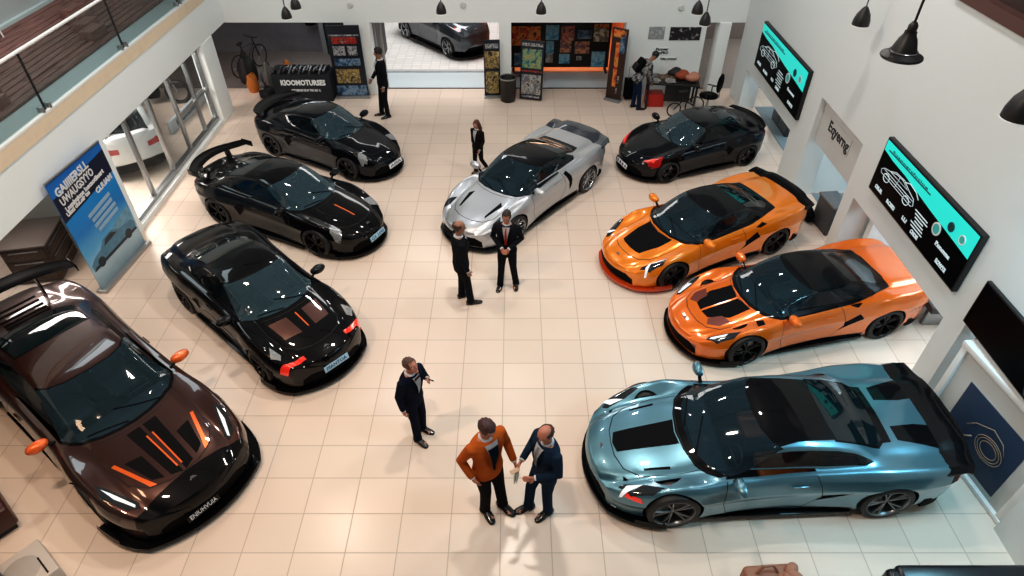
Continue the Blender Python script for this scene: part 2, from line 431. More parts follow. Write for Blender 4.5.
def make_car(name, label, cat, x, y, th, L, W, H, spec):
    prof = spec.get('prof', SUPER); B = Body(prof, L, W, H); h = H/1.2
    root = thing(name, label, cat, (x, y, 0), R(th))
    hl, hw = L/2, W/2
    paint = spec['paint']; trim = M_BLACK
    mats = [paint, (spec.get('roof') or spec.get('panel') or paint), spec.get('stripe', M_MATTE), M_SEAM, M_ARCH, trim, spec.get('accent', M_ORACC)]
    rw = spec.get('wheel', .345)*(L/4.7); wb_f, wb_r = spec.get('axles', (.60, -.575))
    # --- shell with wheel wells cut out
    bm = B.mesh(spec.get('n', 96))
    me = bpy.data.meshes.new('body'); bm.to_mesh(me); bm.free()
    body = bpy.data.objects.new('body', me); COL.objects.link(body)
    for m in mats: me.materials.append(m)
    cb = new()
    for t in (wb_f, wb_r):
        wd = B.f['w'](t)*hw
        for s in (-1, 1):
            tmp = new(); lathe(tmp, [(0,-.22),(rw*1.10,-.22),(rw*1.10,.22),(0,.22)], 44)
            for f in tmp.faces: f.smooth = False
            bmesh.ops.transform(tmp, matrix=Matrix.Translation((t*hl, s*(wd-.10), rw*1.0)) @ Matrix.Rotation(PI/2,4,'X'), verts=tmp.verts)
            merge(cb, tmp, 4)
    bmesh.ops.recalc_face_normals(cb, faces=cb.faces)
    cm = bpy.data.meshes.new('cut'); cb.to_mesh(cm); cb.free()
    for m in mats: cm.materials.append(m)
    co = bpy.data.objects.new('cut', cm); COL.objects.link(co)
    md = body.modifiers.new('b', 'BOOLEAN'); md.operation = 'DIFFERENCE'; md.object = co; md.solver = 'EXACT'
    bpy.context.view_layer.update()
    ev = bpy.data.meshes.new_from_object(body.evaluated_get(bpy.context.evaluated_depsgraph_get()))
    body.modifiers.clear(); body.data = ev; ev.name = 'body'
    bpy.data.objects.remove(co); bpy.data.meshes.remove(cm); bpy.data.meshes.remove(me)
    bm = bmesh.new(); bm.from_mesh(ev); bm.normal_update()
    ev.materials.clear()
    for m in mats: ev.materials.append(m)
    parts = []       # (name, mesh, materials, label)
    def P2(poly): return [(a*hl, b*hw) for a, b in poly]
    def PS(poly): return [(a*hl, b*H) for a, b in poly]
    def PF(poly): return [(a*hw, b*H) for a, b in poly]
    def paint_r(poly, ax, filt, mi):
        for f in region(bm, poly, ax, filt): f.material_index = mi
    def take(poly, ax, filt, nm, ms, off=0., rim=.02, lab=None, kill=True, post=None):
        fs = region(bm, poly, ax, filt)
        if not fs: return
        bm.normal_update(); mi0 = [f.material_index for f in fs]
        t = piece(bm, fs, off, rim)
        if post: post(t)
        elif isinstance(ms, list) and len(ms) > 1:
            for f in t.faces: f.material_index = 0
            k = 0
            t.faces.ensure_lookup_table()
            for q, m_ in enumerate(mi0):
                if q < len(t.faces): t.faces[q].material_index = m_
        if kill: bmesh.ops.delete(bm, geom=fs, context='FACES')
        parts.append((nm, t, ms, lab))
    # --- glasshouse
    wsb = spec.get('ws_base', [(.475,0),(.47,.2),(.45,.4),(.41,.58),(.355,.70),(.31,.755)])
    wst = spec.get('ws_top', [(.035,.60),(.085,.50),(.115,.3),(.125,0)])
    rgl = spec.get('rear_glass', [(-.25,0),(-.255,.3),(-.27,.50),(-.50,.53),(-.55,.42),(-.56,0)])
    sid = spec.get('side_glass', [(.33,.745),(.22,.84),(.10,.92),(.0,.955),(-.12,.96),(-.26,.935),(-.36,.885),(-.43,.82),(-.40,.785),(-.2,.752),(.1,.735)])
    sid = [(a, b) for a, b in sid]
    if spec.get('roof'):
        rf = spec.get('roof_area', [(.50,0),(.49,.3),(.45,.55),(.40,.70),(.34,.80),(.1,.80),(-.25,.80),(-.42,.74),(-.60,.60),(-.61,0)])
        paint_r(P2(sym(rf)), (0,1), lambda f: f.normal.z > .02 and f.calc_center_median().z > .72*h, 1)
    else:
        paint_r(P2(sym([(a+(.018 if i < 6 else 0), b*1.03) for i, (a, b) in enumerate(wsb)]+[(.0,.62),(.06,.5),(.1,.3),(.11,0)])), (0,1), UP, 5)
    take(P2(sym(wsb+wst)), (0,1), UP, 'windshield', spec.get('glass', M_GLASS), .002, .015)
    if rgl:
        paint_r(P2(sym([(a+(.012 if a > -.35 else -.014), b*1.05) for a, b in rgl])), (0,1), UP, 5)
        take(P2(sym(rgl)), (0,1), UP, 'rear_window', spec.get('rear_glass_mat', M_DGLASS), .002, .015)
    for s in (1, -1):
        take(PS(sid), (0,2), SIDE(s), 'side_window', M_SGLASS, .002, .012)
    if spec.get('roof') or spec.get('roof_part', True):
        top = spec.get('roof_panel', [(.118,0),(.108,.3),(.078,.49),(.03,.575),(-.1,.56),(-.24,.52),(-.245,.3),(-.24,0)])
        take(P2(sym(top)), (0,1), UP, 'roof', spec.get('roof') or paint, .001, .015)
    # --- painted areas, then panels
    for poly, ax, fl, mi in spec.get('paint_areas', []):
        if ax == 'top':
            for q in ((poly, mirror_poly(poly)) if fl == 'both' else (poly,)): paint_r(P2(q), (0,1), UP, mi)
        elif ax == 'side':
            for s in (1, -1): paint_r(PS(poly), (0,2), SIDE(s), mi)
        elif ax == 'front': paint_r(PF(poly), (1,2), FRONT, mi)
        elif ax == 'rear': paint_r(PF(poly), (1,2), REAR, mi)
    low = spec.get('sill_z', .17)
    for s in (1, -1): paint_r(PS([(wb_r+.17, .0), (wb_f-.17, .0), (wb_f-.17, low), (wb_r+.17, low+.02)]), (0,2), SIDE(s), 5)
    hood = spec.get('hood', [(.515,0),(.505,.3),(.47,.52),(.44,.60),(.60,.62),(.76,.56),(.84,.42),(.875,.2),(.88,0)])
    for poly, ax, fl, mi in spec.get('hood_areas', []):
        for q in ((poly, mirror_poly(poly)) if fl == 'both' else (poly,)): paint_r(P2(q), (0,1), UP, mi)
    take(P2(sym(hood)), (0,1), UP, 'hood', mats, 0, .02)
    paint_r(P2(sym([(a+(-.005 if a < .53 else .005), b+(.008 if b > .01 else 0)) for a, b in hood])), (0,1), UP, 3)
    door = spec.get('door', [(.30,.19),(.345,.45),(.335,.66),(.31,.715),(.1,.715),(-.14,.725),(-.17,.60),(-.20,.40),(-.12,.19)])
    for s in (1, -1):
        cx = sum(p[0] for p in door)/len(door); cz = sum(p[1] for p in door)/len(door)
        take(PS(door), (0,2), SIDE(s), 'door', mats, 0, .02)
        paint_r(PS([(cx+(a-cx)*1.018, cz+(b-cz)*1.022) for a, b in door]), (0,2), SIDE(s), 3)
    # --- lamps, grille
    hlp = spec.get('headlight', [(.66,.82),(.74,.72),(.86,.62),(.885,.65),(.83,.80),(.72,.87)])
    hmat = spec.get('headlight_mat', M_LAMP)
    for s in (1, -1):
        q = hlp if s > 0 else mirror_poly(hlp)
        qh = q
        led = spec.get('led', [(.74,.745),(.85,.655),(.865,.675),(.77,.775)])
        if led:
            q = led if s > 0 else mirror_poly(led)
            take(P2(q), (0,1), lambda f: f.normal.z > .12 and f.normal.x > -.2 and f.calc_center_median().z > .34*h, 'light_strip', spec.get('led_mat', M_LED), .010, .006, kill=False)
        take(P2(qh), (0,1), lambda f: f.normal.z > .12 and f.normal.x > -.2 and f.calc_center_median().z > .34*h, 'headlight', hmat, .006, .02)
    gr = spec.get('grille', [[(-.62,.13),(.62,.13),(.60,.24),(.46,.31),(-.46,.31),(-.60,.24)]])
    for q in gr: take(PF(q), (1,2), FRONT, 'grille', M_MATTE, -.012, .02)
    for s in (1, -1):
        for q in spec.get('intakes', [[(-.29,.34),(-.20,.50),(-.23,.60),(-.33,.50)]]):
            take(PS(q), (0,2), SIDE(s), 'side_intake', M_MATTE, -.01, .02)
        tl = spec.get('taillight', [(.45,.60),(.80,.60),(.80,.66),(.45,.67)])
        take(PF([(a*s, b) for a, b in tl]), (1,2), REAR, 'taillight', M_REDD, .006, .02)
        for q in spec.get('side_tail', []):
            take(PS(q), (0,2), SIDE(s), 'taillight', M_REDD, .006, .02)
        for q, nm, mm in spec.get('side_parts', []): take(PS(q), (0,2), SIDE(s), nm, mm, .006, .015)
    for q, nm, mm, both, lb in spec.get('top_parts', []):
        for z in ((q, mirror_poly(q)) if both else (sym(q),)):
            take(P2(z), (0,1), UP, nm, mm, .006, .015, lab=lb, kill=False)
    bm.to_mesh(ev); bm.free()
    ev.polygons.foreach_set('use_smooth', [True]*len(ev.polygons)); ev.set_sharp_from_angle(angle=R(38))
    body.parent = root
    for nm, t, ms, lb in parts:
        isl = islands(t)
        if len(isl) > 1:
            big = max(len(i) for i in isl)
            for k, grp in enumerate(isl):
                if len(grp) < .3*big: continue
                q = t.copy(); q.verts.ensure_lookup_table(); keep = set(grp)
                bmesh.ops.delete(q, geom=[v for v in q.verts if v.index not in keep], context='VERTS')
                o = obj(nm, q, ms, root, recalc=False, sharp=50)
                if lb: o['label'] = lb
            t.free(); continue
        o = obj(nm, t, ms, root, recalc=False, sharp=50)
        if lb: o['label'] = lb
    # --- wheels
    tm, rm, dm = wheel_meshes(spec.get('rim_style', 'twin'))
    sc = rw/.347
    for t in (wb_f, wb_r):
        wd = B.f['w'](t)*hw
        for s in (1, -1):
            def wob(nm, me_, mt, par):
                o = bpy.data.objects.new(nm, me_.copy() if not me_.materials or me_.materials[0] != mt else me_); COL.objects.link(o)
                if not o.data.materials: o.data.materials.append(mt)
                o.parent = par; return o
            wo = wob('wheel', tm, M_TYRE, root)
            wo.location = (t*hl, s*(wd-.155*sc), rw); wo.scale = (sc, sc, sc)
            wo.rotation_euler = (R(-90)*s, 0, spec.get('steer', 0) if t > 0 else 0)
            ro = wob('rim', rm, spec.get('rim', M_RIMD), wo); do = wob('brake_disc', dm, M_DISC, wo)
    # --- splitter, skirts, diffuser
    ol = B.outline(True, .74); z0, z1 = spec.get('split_z', (.075, .115))
    ex = spec.get('split_out', .05)
    def grow(ol, e, sg):
        out = []
        for i, (a, b) in enumerate(ol):
            p, q = ol[max(i-1, 0)], ol[min(i+1, len(ol)-1)]; dx, dy = q[0]-p[0], q[1]-p[1]; l = math.hypot(dx, dy)
            out.append((a-dy/l*e*sg, b+dx/l*e*sg))
        return out
    go = grow(ol, ex, 1); s_ = new(); prism(s_, go+[(go[0][0]-.05, 0)], z0, z1); 
    for s in (1, -1): # upturned ends
        e = go[:6] if s > 0 else go[::-1][:6]
        for p, q in zip(e, e[1:]):
            quad(s_, [(p[0],p[1],z1-.01),(q[0],q[1],z1-.01),(q[0]-.0,q[1]-s*.015,z1+.06),(p[0],p[1]-s*.015,z1+.07)])
    obj('front_splitter', s_, spec.get('splitter', M_BLACK), root, sharp=30)
    for s in (1, -1):
        k_ = new(); wd = B.f['w'](0)*hw
        prism(k_, [((wb_r+.165)*hl, s*(wd-.12)), ((wb_f-.165)*hl, s*(wd-.12)), ((wb_f-.17)*hl, s*(wd+.005)), ((wb_r+.17)*hl, s*(wd+.025))], .085, .14, bev=.008)
        obj('side_skirt', k_, M_BLACK, root)
    ol = B.outline(False, .84); d_ = new(); prism(d_, [(a+.05, b*.97) for a, b in ol], .20*h, .38*h)
    obj('rear_diffuser', d_, M_MATTE, root)
    # --- mirrors
    for s in (1, -1):
        m_ = new(); mx, my, mz = spec.get('mirror', (.285, .965, .755)); px, py, pz = mx*hl, s*(my*hw+.02), mz*H
        ball(m_, .115, (px, py, pz), (.80,1.25,.68)); 
        for v in m_.verts:
            if v.co.x < px-.03: v.co.x = px-.03
        mo = obj('mirror', m_, spec.get('mirror_mat', paint), root)
        if 'mirror_mat' in spec: mo['label'] = spec.get('mirror_label', 'contrasting door mirror')
        st = new(); tube(st, [(px+.01, s*(.80*hw), pz-.09), (px, py-s*.05, pz-.035)], [(.03,.014),(.022,.012)], 8); obj('mirror_stalk', st, M_BLACK, mo)
    # --- cabin
    t_ = new()
    box(t_, (.92*hl, 1.3*hw, .03), (.02*hl, 0, .20*h)); box(t_, (.03, 1.3*hw, .5*h), (-.44*hl, 0, .45*h)); box(t_, (.03, 1.3*hw, .44*h), (.47*hl, 0, .40*h))
    for s in (1, -1): box(t_, (.92*hl, .03, .42*h), (.02*hl, s*.66*hw, .41*h))
    box(t_, (.55*hl, .24, .22), (.05*hl, 0, .31*h), bev=.04)
    box(t_, (.50*hl, 1.05*hw, .03), (-.45*hl, 0, .80*h))
    obj('cabin_floor', t_, M_CABIN, root)
    ds = new()
    prism(ds, [(.30*hl,.45*h),(.27*hl,.66*h),(.30*hl,.74*h),(.38*hl,.765*h),(.44*hl,.72*h),(.44*hl,.45*h)], -.62*hw, .62*hw, Matrix.Rotation(PI/2,4,'X'), bev=.015); obj('dashboard', ds, M_DASH, root)
    sw = new(); tube(sw, [(0,.17*math.cos(2*PI*k/20),.17*math.sin(2*PI*k/20)) for k in range(21)], .016, 6, caps=False); tube(sw, [(0,-.16,0),(0,.16,0)], .015, 6); tube(sw, [(0,0,-.16),(.05,0,0)], .015, 6)
    wo = obj('steering_wheel', sw, M_DASH, root); wo.location = (.225*hl, spec.get('drive', 1)*.36*hw, .66*h); wo.rotation_euler = (0, R(-22), 0)
    if not SEAT:
        b = seat_bm(); o = obj('seat', b, M_SEATD, root); SEAT.append(o.data); so = o
    for s in (1, -1):
        if s == 1 and len(SEAT) == 1 and 'so' in locals(): o = so
        else: o = bpy.data.objects.new('seat', SEAT[0]); COL.objects.link(o); o.parent = root
        o.location = (-.05*hl, s*.36*hw, .02); o.scale = (.95, min(1, hw*.95), .92*h)
        if spec.get('seat'):
            o.data = o.data.copy(); o.data.materials[0] = spec['seat']; o['label'] = 'tan leather seat'
    # --- wipers, handles, plate, emblem
    for (a, b, a2, b2) in ((.455,.40,.37,-.10),(.47,-.06,.405,-.52)):
        wz = new(); n = 6; pts = []
        for i in range(n):
            tt = a+(a2-a)*i/(n-1); vv = (b+(b2-b)*i/(n-1)); yy = vv*hw
            pts.append((tt*hl, yy, surf_z(B, tt*hl, yy)+.016))
        tube(wz, pts, .008, 5); obj('wiper', wz, M_MATTE, root)
    if spec.get('plate'):
        pm, ptx = spec['plate']; pl = new(); X = hl*1.0+.045
        box(pl, (.012,.46,.105), (0,0,0), bev=.004)
        tx = text_bm(ptx, .095, width=.38); bmesh.ops.transform(tx, matrix=Matrix.Translation((.007,0,0)) @ Matrix(((0,0,1,0),(1,0,0,0),(0,1,0,0),(0,0,0,1))), verts=tx.verts); merge(pl, tx, 1)
        po = obj('license_plate', pl, [pm, spec.get('plate_ink', M_PTXT)], root); po.location = (X+.012, spec.get('plate_y', 0), spec.get('plate_z', .30)*h); po.rotation_euler = (0, R(spec.get('plate_tilt', -14)), 0)
    if spec.get('emblem', True):
        e = new(); ex_ = spec.get('emblem_t', .93)*hl
        for s in (1, -1): prism(e, [(0,s*.008),(.045,s*.05),(.055,s*.035),(.035,s*.012),(.06,s*.004),(.02,s*.0)], 0, .006)
        eo = obj('emblem', e, spec.get('emblem_mat', M_CHROME), root); eo.location = (ex_-.02, 0, surf_z(B, ex_, 0)+.004); eo.rotation_euler = (0, R(16), 0)
    for s in (1, -1):
        hd = new(); yb = B.f['w'](-.05)*hw; box(hd, (.20,.018,.028), (-.06*hl, s*(yb-.012), .60*H), bev=.008)
        obj('door_handle', hd, spec.get('handle', paint), root)
    # --- rear wing
    wg = spec.get('wing')
    if spec.get('ducktail') is not None: make_ducktail(root, B, hl, hw, H, **spec['ducktail'])
    if wg is not None: make_wing(root, B, hl, hw, H, **wg)
    for fn in spec.get('extra', []): fn(root, B, hl, hw, H)
    return root
def surf_z(B, x, y):
    """height of the upper surface at plan point"""
    wm = B.W/2; t = x/(B.L/2)
    for _ in range(6): t = min(1, max(-1, (x+B.k(t)*(y/wm)**2)/(B.L/2)))
    w, P = B.section(t); pts = catmull(P, 3)[24:]
    ay = abs(y)
    for a, b in zip(pts, pts[1:]):
        if (a[0]-ay)*(b[0]-ay) <= 0 and abs(a[0]-b[0]) > 1e-9:
            s = (ay-a[0])/(b[0]-a[0]); return float(a[1]+(b[1]-a[1])*s)
    return float(pts[-1][1])
def make_ducktail(root, B, hl, hw, H, t=-.88, span=.93, lift=.07, back=.16, m=None, lip=.03):
    b = new(); n = 28; rings = []; wm = hw
    for i in range(n+1):
        v = -1+2*i/n; yy = v*span*hw; x0 = t*hl-B.k(t)*(v*span)**2; z0 = surf_z(B, x0, yy); xe = -hl-B.k(-1)*(v*span)**2-.01
        xe = min(xe, x0-back); zt = max(z0, surf_z(B, -.80*hl, yy))+lift*(1-.55*abs(v)**4)
        ze = surf_z(B, max(xe+.09, -hl*.985), yy)
        sec = [(x0+.02, z0-.015), ((x0*.5+xe*.5), (z0+zt)/2+.012), (xe+.01, zt+.006), (xe-.02, zt), (xe-.005, zt-lip), (xe+.06, ze-.03), (x0-.02, z0-.06)]
        rings.append([b.verts.new((a, yy, q)) for a, q in sec])
    for p, q in zip(rings, rings[1:]):
        for k in range(7): b.faces.new((p[k], p[(k+1) % 7], q[(k+1) % 7], q[k]))
    b.faces.new(rings[0]); b.faces.new(rings[-1][::-1])
    return obj('rear_spoiler', b, m or M_BLACK, root, sharp=35)
def make_wing(root, B, hl, hw, H, t=-.95, span=.95, z=1.02, chord=.28, bow=.18, strut=True, m=None, endplate=True, drop=0., tip=0., thick=.03, label=None, sweep=0.):
    m = m or M_BLACK; b = new(); n = 20; rings = []
    for i in range(n+1):
        v = -1+2*i/n; yy = v*span*hw; cx = t*hl+bow*(v*v)*(1)+sweep; zz = z*H-drop*abs(v)**3+tip*max(0, abs(v)-.7)/.3
        c = chord*(1-.25*abs(v)**4)
        sec = [(.5*c,0),(.3*c,thick*.6),(0,thick*.8),(-.3*c,thick*.9),(-.5*c,thick*1.3),(-.3*c,thick*.2),(0,-thick*.3),(.3*c,-thick*.3)]
        rings.append([b.verts.new((cx+a, yy, zz+q)) for a, q in sec])
    for p, q in zip(rings, rings[1:]):
        for k in range(8): b.faces.new((p[k], p[(k+1) % 8], q[(k+1) % 8], q[k]))
    b.faces.new(rings[0]); b.faces.new(rings[-1][::-1])
    o = obj('rear_wing', b, m, root, sharp=50)
    if label: o['label'] = label
    if endplate:
        for s in (1, -1):
            e = new(); box(e, (chord*1.05,.014,.13), (t*hl+bow+sweep, s*span*hw, z*H-drop+tip-.01), bev=.006); obj('end_plate', e, m, o)
    if strut:
        for s in (1, -1):
            e = new(); yb = s*.45*hw; zb = surf_z(B, t*hl+.15, yb)
            prism(e, [(t*hl+.22, zb-.03), (t*hl+.02, zb-.03), (t*hl-.06+bow*.2+sweep, z*H+.0), (t*hl+.10+bow*.2+sweep, z*H+.0)], yb-.012, yb+.012, Matrix(((1,0,0,0),(0,0,1,0),(0,1,0,0),(0,0,0,1)))); obj('wing_strut', e, m, o)
    return o
# ---------------------------------------------------------------- the twelve cars
P_BRONZE = mat('bronze_black_paint', (.042,.013,.009), .30, .55, 1, vary=.1)
P_BLACK = mat('black_paint', (.003,.003,.004), .35, 0, .7, .05)
P_BLACKB = mat('blue_black_paint', (.003,.004,.007), .35, 0, .7, .05)
P_BROWNH = mat('brown_sheen_panel', (.075,.028,.020), .32, .6, 1)
P_SILVER = mat('silver_paint', (.50,.52,.545), .34, .7, .8)
P_ORANGE = mat('orange_paint', (.86,.23,.008), .24, .25, 1)
P_ORANGE2 = mat('deep_orange_paint', (.80,.16,.008), .24, .25, 1)
P_REDOR = mat('red_orange_trim', (.60,.06,.012), .28, .2, 1)
P_BLUE = mat('steel_blue_paint', (.10,.225,.285), .30, .65, 1)
P_WHITE = mat('white_paint', (.72,.74,.75), .2, 0, 1)
P_GREY = mat('slate_grey_paint', (.06,.07,.085), .22, .5, 1)
M_ROOFB = mat('satin_black_roof', (.005,.0055,.007), .4, 0, .3, .06)
M_REDGL = mat('red_strip_and_reflection', (.32,.03,.015), .2, .2, 1)
M_REDVENT = mat('dark_red_vent', (.16,.025,.012), .4, .2, .5)

STRIPE_G = [(.52,0),(.505,.3),(.485,.40),(.62,.40),(.80,.30),(.815,.2),(.82,0)]
def lines_on_roof(h, vs, mi=3, t0=.1, t1=-.24):
    return [([(t0, v-.006), (t0, v+.006), (t1, v+.006), (t1, v-.006)], 'top', 'one', mi) for v in vs]
def engine_louvers(root, B, hl, hw, H):
    for i in range(5):
        b = new(); x = (-.60-.055*i)*hl; box(b, (.05, .62*hw, .012), (x, 0, surf_z(B, x, 0)+.008), rot=Matrix.Rotation(R(14),4,'Y'), bev=.003)
        obj('engine_louver', b, M_MATTE, root)
def fender_badge(root, B, hl, hw, H):
    b = new(); x = .50*hl; y = .80*hw; box(b, (.13,.17,.012), (x, y, surf_z(B, x, y)+.004), rot=Matrix.Rotation(R(-16),4,'X'), bev=.003); obj('fender_vent', b, M_MATTE, root)
def roof_antenna(root, B, hl, hw, H):
    b = new(); x = -.18*hl; z = surf_z(B, x, 0); prism(b, [(x-.06, z-.01), (x+.06, z-.01), (x-.04, z+.06), (x-.07, z+.06)], -.012, .012, Matrix(((1,0,0,0),(0,0,1,0),(0,1,0,0),(0,0,0,1)))); obj('roof_antenna', b, M_BLACK, root)

M_LENS = mat('clear_lens', (.22,.235,.25), .3, 0, .6, vary=.8, vscale=26)
CARS = {}
CARS['A'] = dict(name='sports_car', cat='car', label='bronze black sports car with orange door mirrors and tall rear wing, nearest the left edge',
 pos=(-6.3, 6.33, -37), dim=(5.6, 2.08, 1.24), spec=dict(prof=GT, paint=P_BRONZE, mirror_mat=M_ORACC, mirror_label='orange door mirror', wheel=.305,
 paint_areas=lines_on_roof(0, (-.28, 0, .28)) + [([(.93,-1.1),(1.2,-1.1),(1.2,1.1),(.93,1.1),(.90,.5),(.885,0),(.90,-.5)],'top','one',5), ([(-.75,.0),(.75,.0),(.75,.5),(-.75,.5)],'front','one',5)],
 hood_areas=[([(.53,.02),(.53,.20),(.86,.15),(.88,.02)],'top','both',2), ([(.68,.24),(.66,.44),(.82,.34),(.85,.22)],'top','both',2), ([(.60,.03),(.60,.05),(.84,.04),(.84,.02)],'top','both',6), ([(.63,.52),(.63,.565),(.845,.40),(.855,.33),(.78,.40)],'top','both',6)],
 headlight=[(.66,.82),(.72,.74),(.86,.60),(.885,.62),(.86,.74),(.74,.86)], led=[(.70,.80),(.74,.755),(.86,.64),(.87,.66),(.78,.765)],
 plate=(M_BLACK,'ENIUHVUIA'), plate_ink=M_PLATE, plate_y=-.12, wing=dict(t=-.88, span=.97, z=1.06, chord=.34, bow=.26, drop=.03), split_out=.09, extra=[engine_louvers], sill_z=.2))
CARS['B'] = dict(name='sports_car', cat='car', label='black sports coupe with red front lamps and a light blue licence plate',
 pos=(-4.5, 8.5, -41.7), dim=(4.3, 1.8, 1.24), spec=dict(glass=M_PGLASS, prof=GT, paint=P_BLACK, headlight=[(.905,.42),(.935,.42),(.905,.75),(.86,.91),(.84,.89),(.875,.72)], headlight_mat=M_RED, led=[(.70,.76),(.80,.70),(.835,.76),(.78,.86)], led_mat=M_LENS, panel=P_BROWNH,
 hood_areas=[([(.55,.16),(.53,.50),(.72,.46),(.74,.14)],'top','both',1), ([(.54,.01),(.54,.13),(.86,.09),(.87,.01)],'top','both',2), ([(.55,.015),(.55,.04),(.72,.035),(.72,.015)],'top','one',6)],
 roof=None, plate=(M_PLATEB,'MANTOA'), plate_z=.38,
 side_parts=[([(.30,.765),(.10,.765),(-.2,.785),(-.40,.81),(-.40,.80),(-.2,.77),(.10,.75),(.30,.75)],'pinstripe',M_ORACC)], top_parts=[([(-.34,.03),(-.34,.46),(-.395,.47),(-.395,.03)],'rear_light_strip',M_REDGL,False,'red strip across the rear window')], split_out=.06))
CARS['C'] = dict(name='sports_car', cat='car', label='black sports coupe with a tall rear wing, second from the back of the left row',
 pos=(-4.82, 11.62, -26.4), dim=(4.45, 1.74, 1.22), spec=dict(glass=M_PGLASS, prof=PORS, paint=P_BLACK, plate=(M_PLATEB,'OI 1IAI'), plate_z=.34,
 hood_areas=[([(.58,-.03),(.58,.0),(.80,.0),(.80,-.03)],'top','one',6)], headlight=[(.72,.56),(.79,.58),(.85,.68),(.84,.82),(.77,.80),(.71,.68)], led=[(.715,.60),(.80,.575),(.855,.70),(.835,.80),(.76,.80)], led_mat=M_LENS,
 side_tail=[[(-.97,.56),(-.88,.58),(-.88,.68),(-.97,.66)]], wing=dict(t=-.93, span=.88, z=.90, chord=.30, bow=.36, tip=.03)))
CARS['D'] = dict(name='sports_car', cat='car', label='black sports coupe with a curved tail spoiler, parked beside the man at the entrance',
 pos=(-4.65, 14.55, -29.6), dim=(4.1, 1.62, 1.22), spec=dict(glass=M_PGLASS, prof=PORS, paint=P_BLACKB, plate=(M_PLATE,'AIIIA'), plate_z=.34,
 headlight=[(.72,.56),(.79,.58),(.85,.68),(.84,.82),(.77,.80),(.71,.68)], led=[(.715,.60),(.80,.575),(.855,.70),(.835,.80),(.76,.80)], led_mat=M_LENS,
 side_tail=[[(-.97,.56),(-.86,.58),(-.86,.70),(-.97,.68)]], wing=dict(t=-.86, span=.86, z=.84, chord=.30, bow=.26, strut=False, endplate=False, thick=.05)))
CARS['E'] = dict(name='sports_car', cat='car', label='silver sports coupe with black roof in the middle of the showroom',
 pos=(0.24, 12.36, -129.3), dim=(4.4, 1.8, 1.2), spec=dict(prof=SUPER, paint=P_SILVER, roof=M_ROOFB, rim=M_RIMS, rim_style='multi', stripe=M_MATTE,
 roof_area=[(.485,0),(.475,.3),(.44,.55),(.39,.68),(.33,.78),(.1,.66),(-.25,.60),(-.45,.58),(-.60,.52),(-.61,0)],
 hood_areas=[([(.56,.40),(.60,.50),(.80,.40),(.78,.36)],'top','both',2)], led=None,
 headlight=[(.70,.66),(.80,.66),(.88,.74),(.86,.82),(.76,.78)],
 top_parts=[([(-.30,.05),(-.32,.46),(-.40,.48),(-.37,.2)],'rear_light_strip',M_REDGL,False,'red glow across the rear window')],  # red reflection in the rear glass, made as a coloured strip, not a lamp
 intakes=[[(-.17,.70),(-.215,.725),(-.275,.60),(-.30,.40),(-.27,.28),(-.25,.45),(-.21,.60)]], ducktail=dict(t=-.82, lift=.08, m=P_GREY)))
CARS['F'] = dict(name='sports_car', cat='car', label='black sports coupe with red front lamps at the back right',
 pos=(4.38, 14.35, -158), dim=(3.75, 1.78, 1.12), spec=dict(glass=M_PGLASS, prof=PORS, paint=P_BLACKB, panel=P_REDOR, headlight_mat=M_REDD, led=[(.76,.74),(.86,.55),(.87,.58),(.80,.76)], led_mat=M_RED, headlight=[(.68,.80),(.78,.66),(.87,.50),(.885,.54),(.84,.76),(.74,.86)],
 plate=(M_PLATE,'IIII'), roof=None, rear_glass_mat=M_GLASS,
 side_tail=[[(-.97,.55),(-.86,.57),(-.86,.68),(-.97,.66)]], wing=dict(t=-.93, span=.74, z=.75, chord=.16, bow=.2, strut=False, endplate=False)))
CARS['G'] = dict(name='sports_car', cat='car', label='orange sports car with a plain black hood panel and black rear lip spoiler',
 pos=(3.8, 10.62, -154), dim=(4.3, 1.78, 1.17), spec=dict(prof=SUPER, paint=P_ORANGE, roof=M_ROOFB, splitter=P_REDOR,
 hood_areas=[(sym(STRIPE_G),'top','one',2)], led=[(.78,.66),(.84,.70),(.88,.80),(.86,.80),(.80,.71)], intakes=[[(-.02,.32),(-.30,.62),(-.345,.50),(-.16,.30)], [(-.28,.70),(-.36,.76),(-.40,.72),(-.33,.68)]],
 ducktail=dict(t=-.90, lift=.05, back=.12)))
CARS['H'] = dict(name='sports_car', cat='car', label='orange sports car with split black hood stripe and dark red hood vents',
 pos=(4.95, 8.48, -166), dim=(4.5, 1.78, 1.17), spec=dict(prof=SUPER, paint=P_ORANGE2, roof=M_ROOFB, accent=M_REDVENT, splitter=M_BLACK,
 hood_areas=[([(.52,.02),(.49,.36),(.66,.40),(.80,.22),(.81,.02)],'top','both',2), ([(.70,.30),(.67,.50),(.76,.50),(.83,.36),(.80,.24)],'top','both',6)],
 paint_areas=[([(-.6,.22),(.6,.22),(.6,.30),(-.6,.30)],'front','one',6)], extra=[fender_badge],
 intakes=[[(-.02,.32),(-.30,.60),(-.345,.50),(-.16,.30)], [(-.20,.74),(-.34,.86),(-.38,.84),(-.27,.70)]],
 rear_glass=[(-.25,0),(-.255,.3),(-.27,.46),(-.58,.48),(-.60,.3),(-.60,0)]))
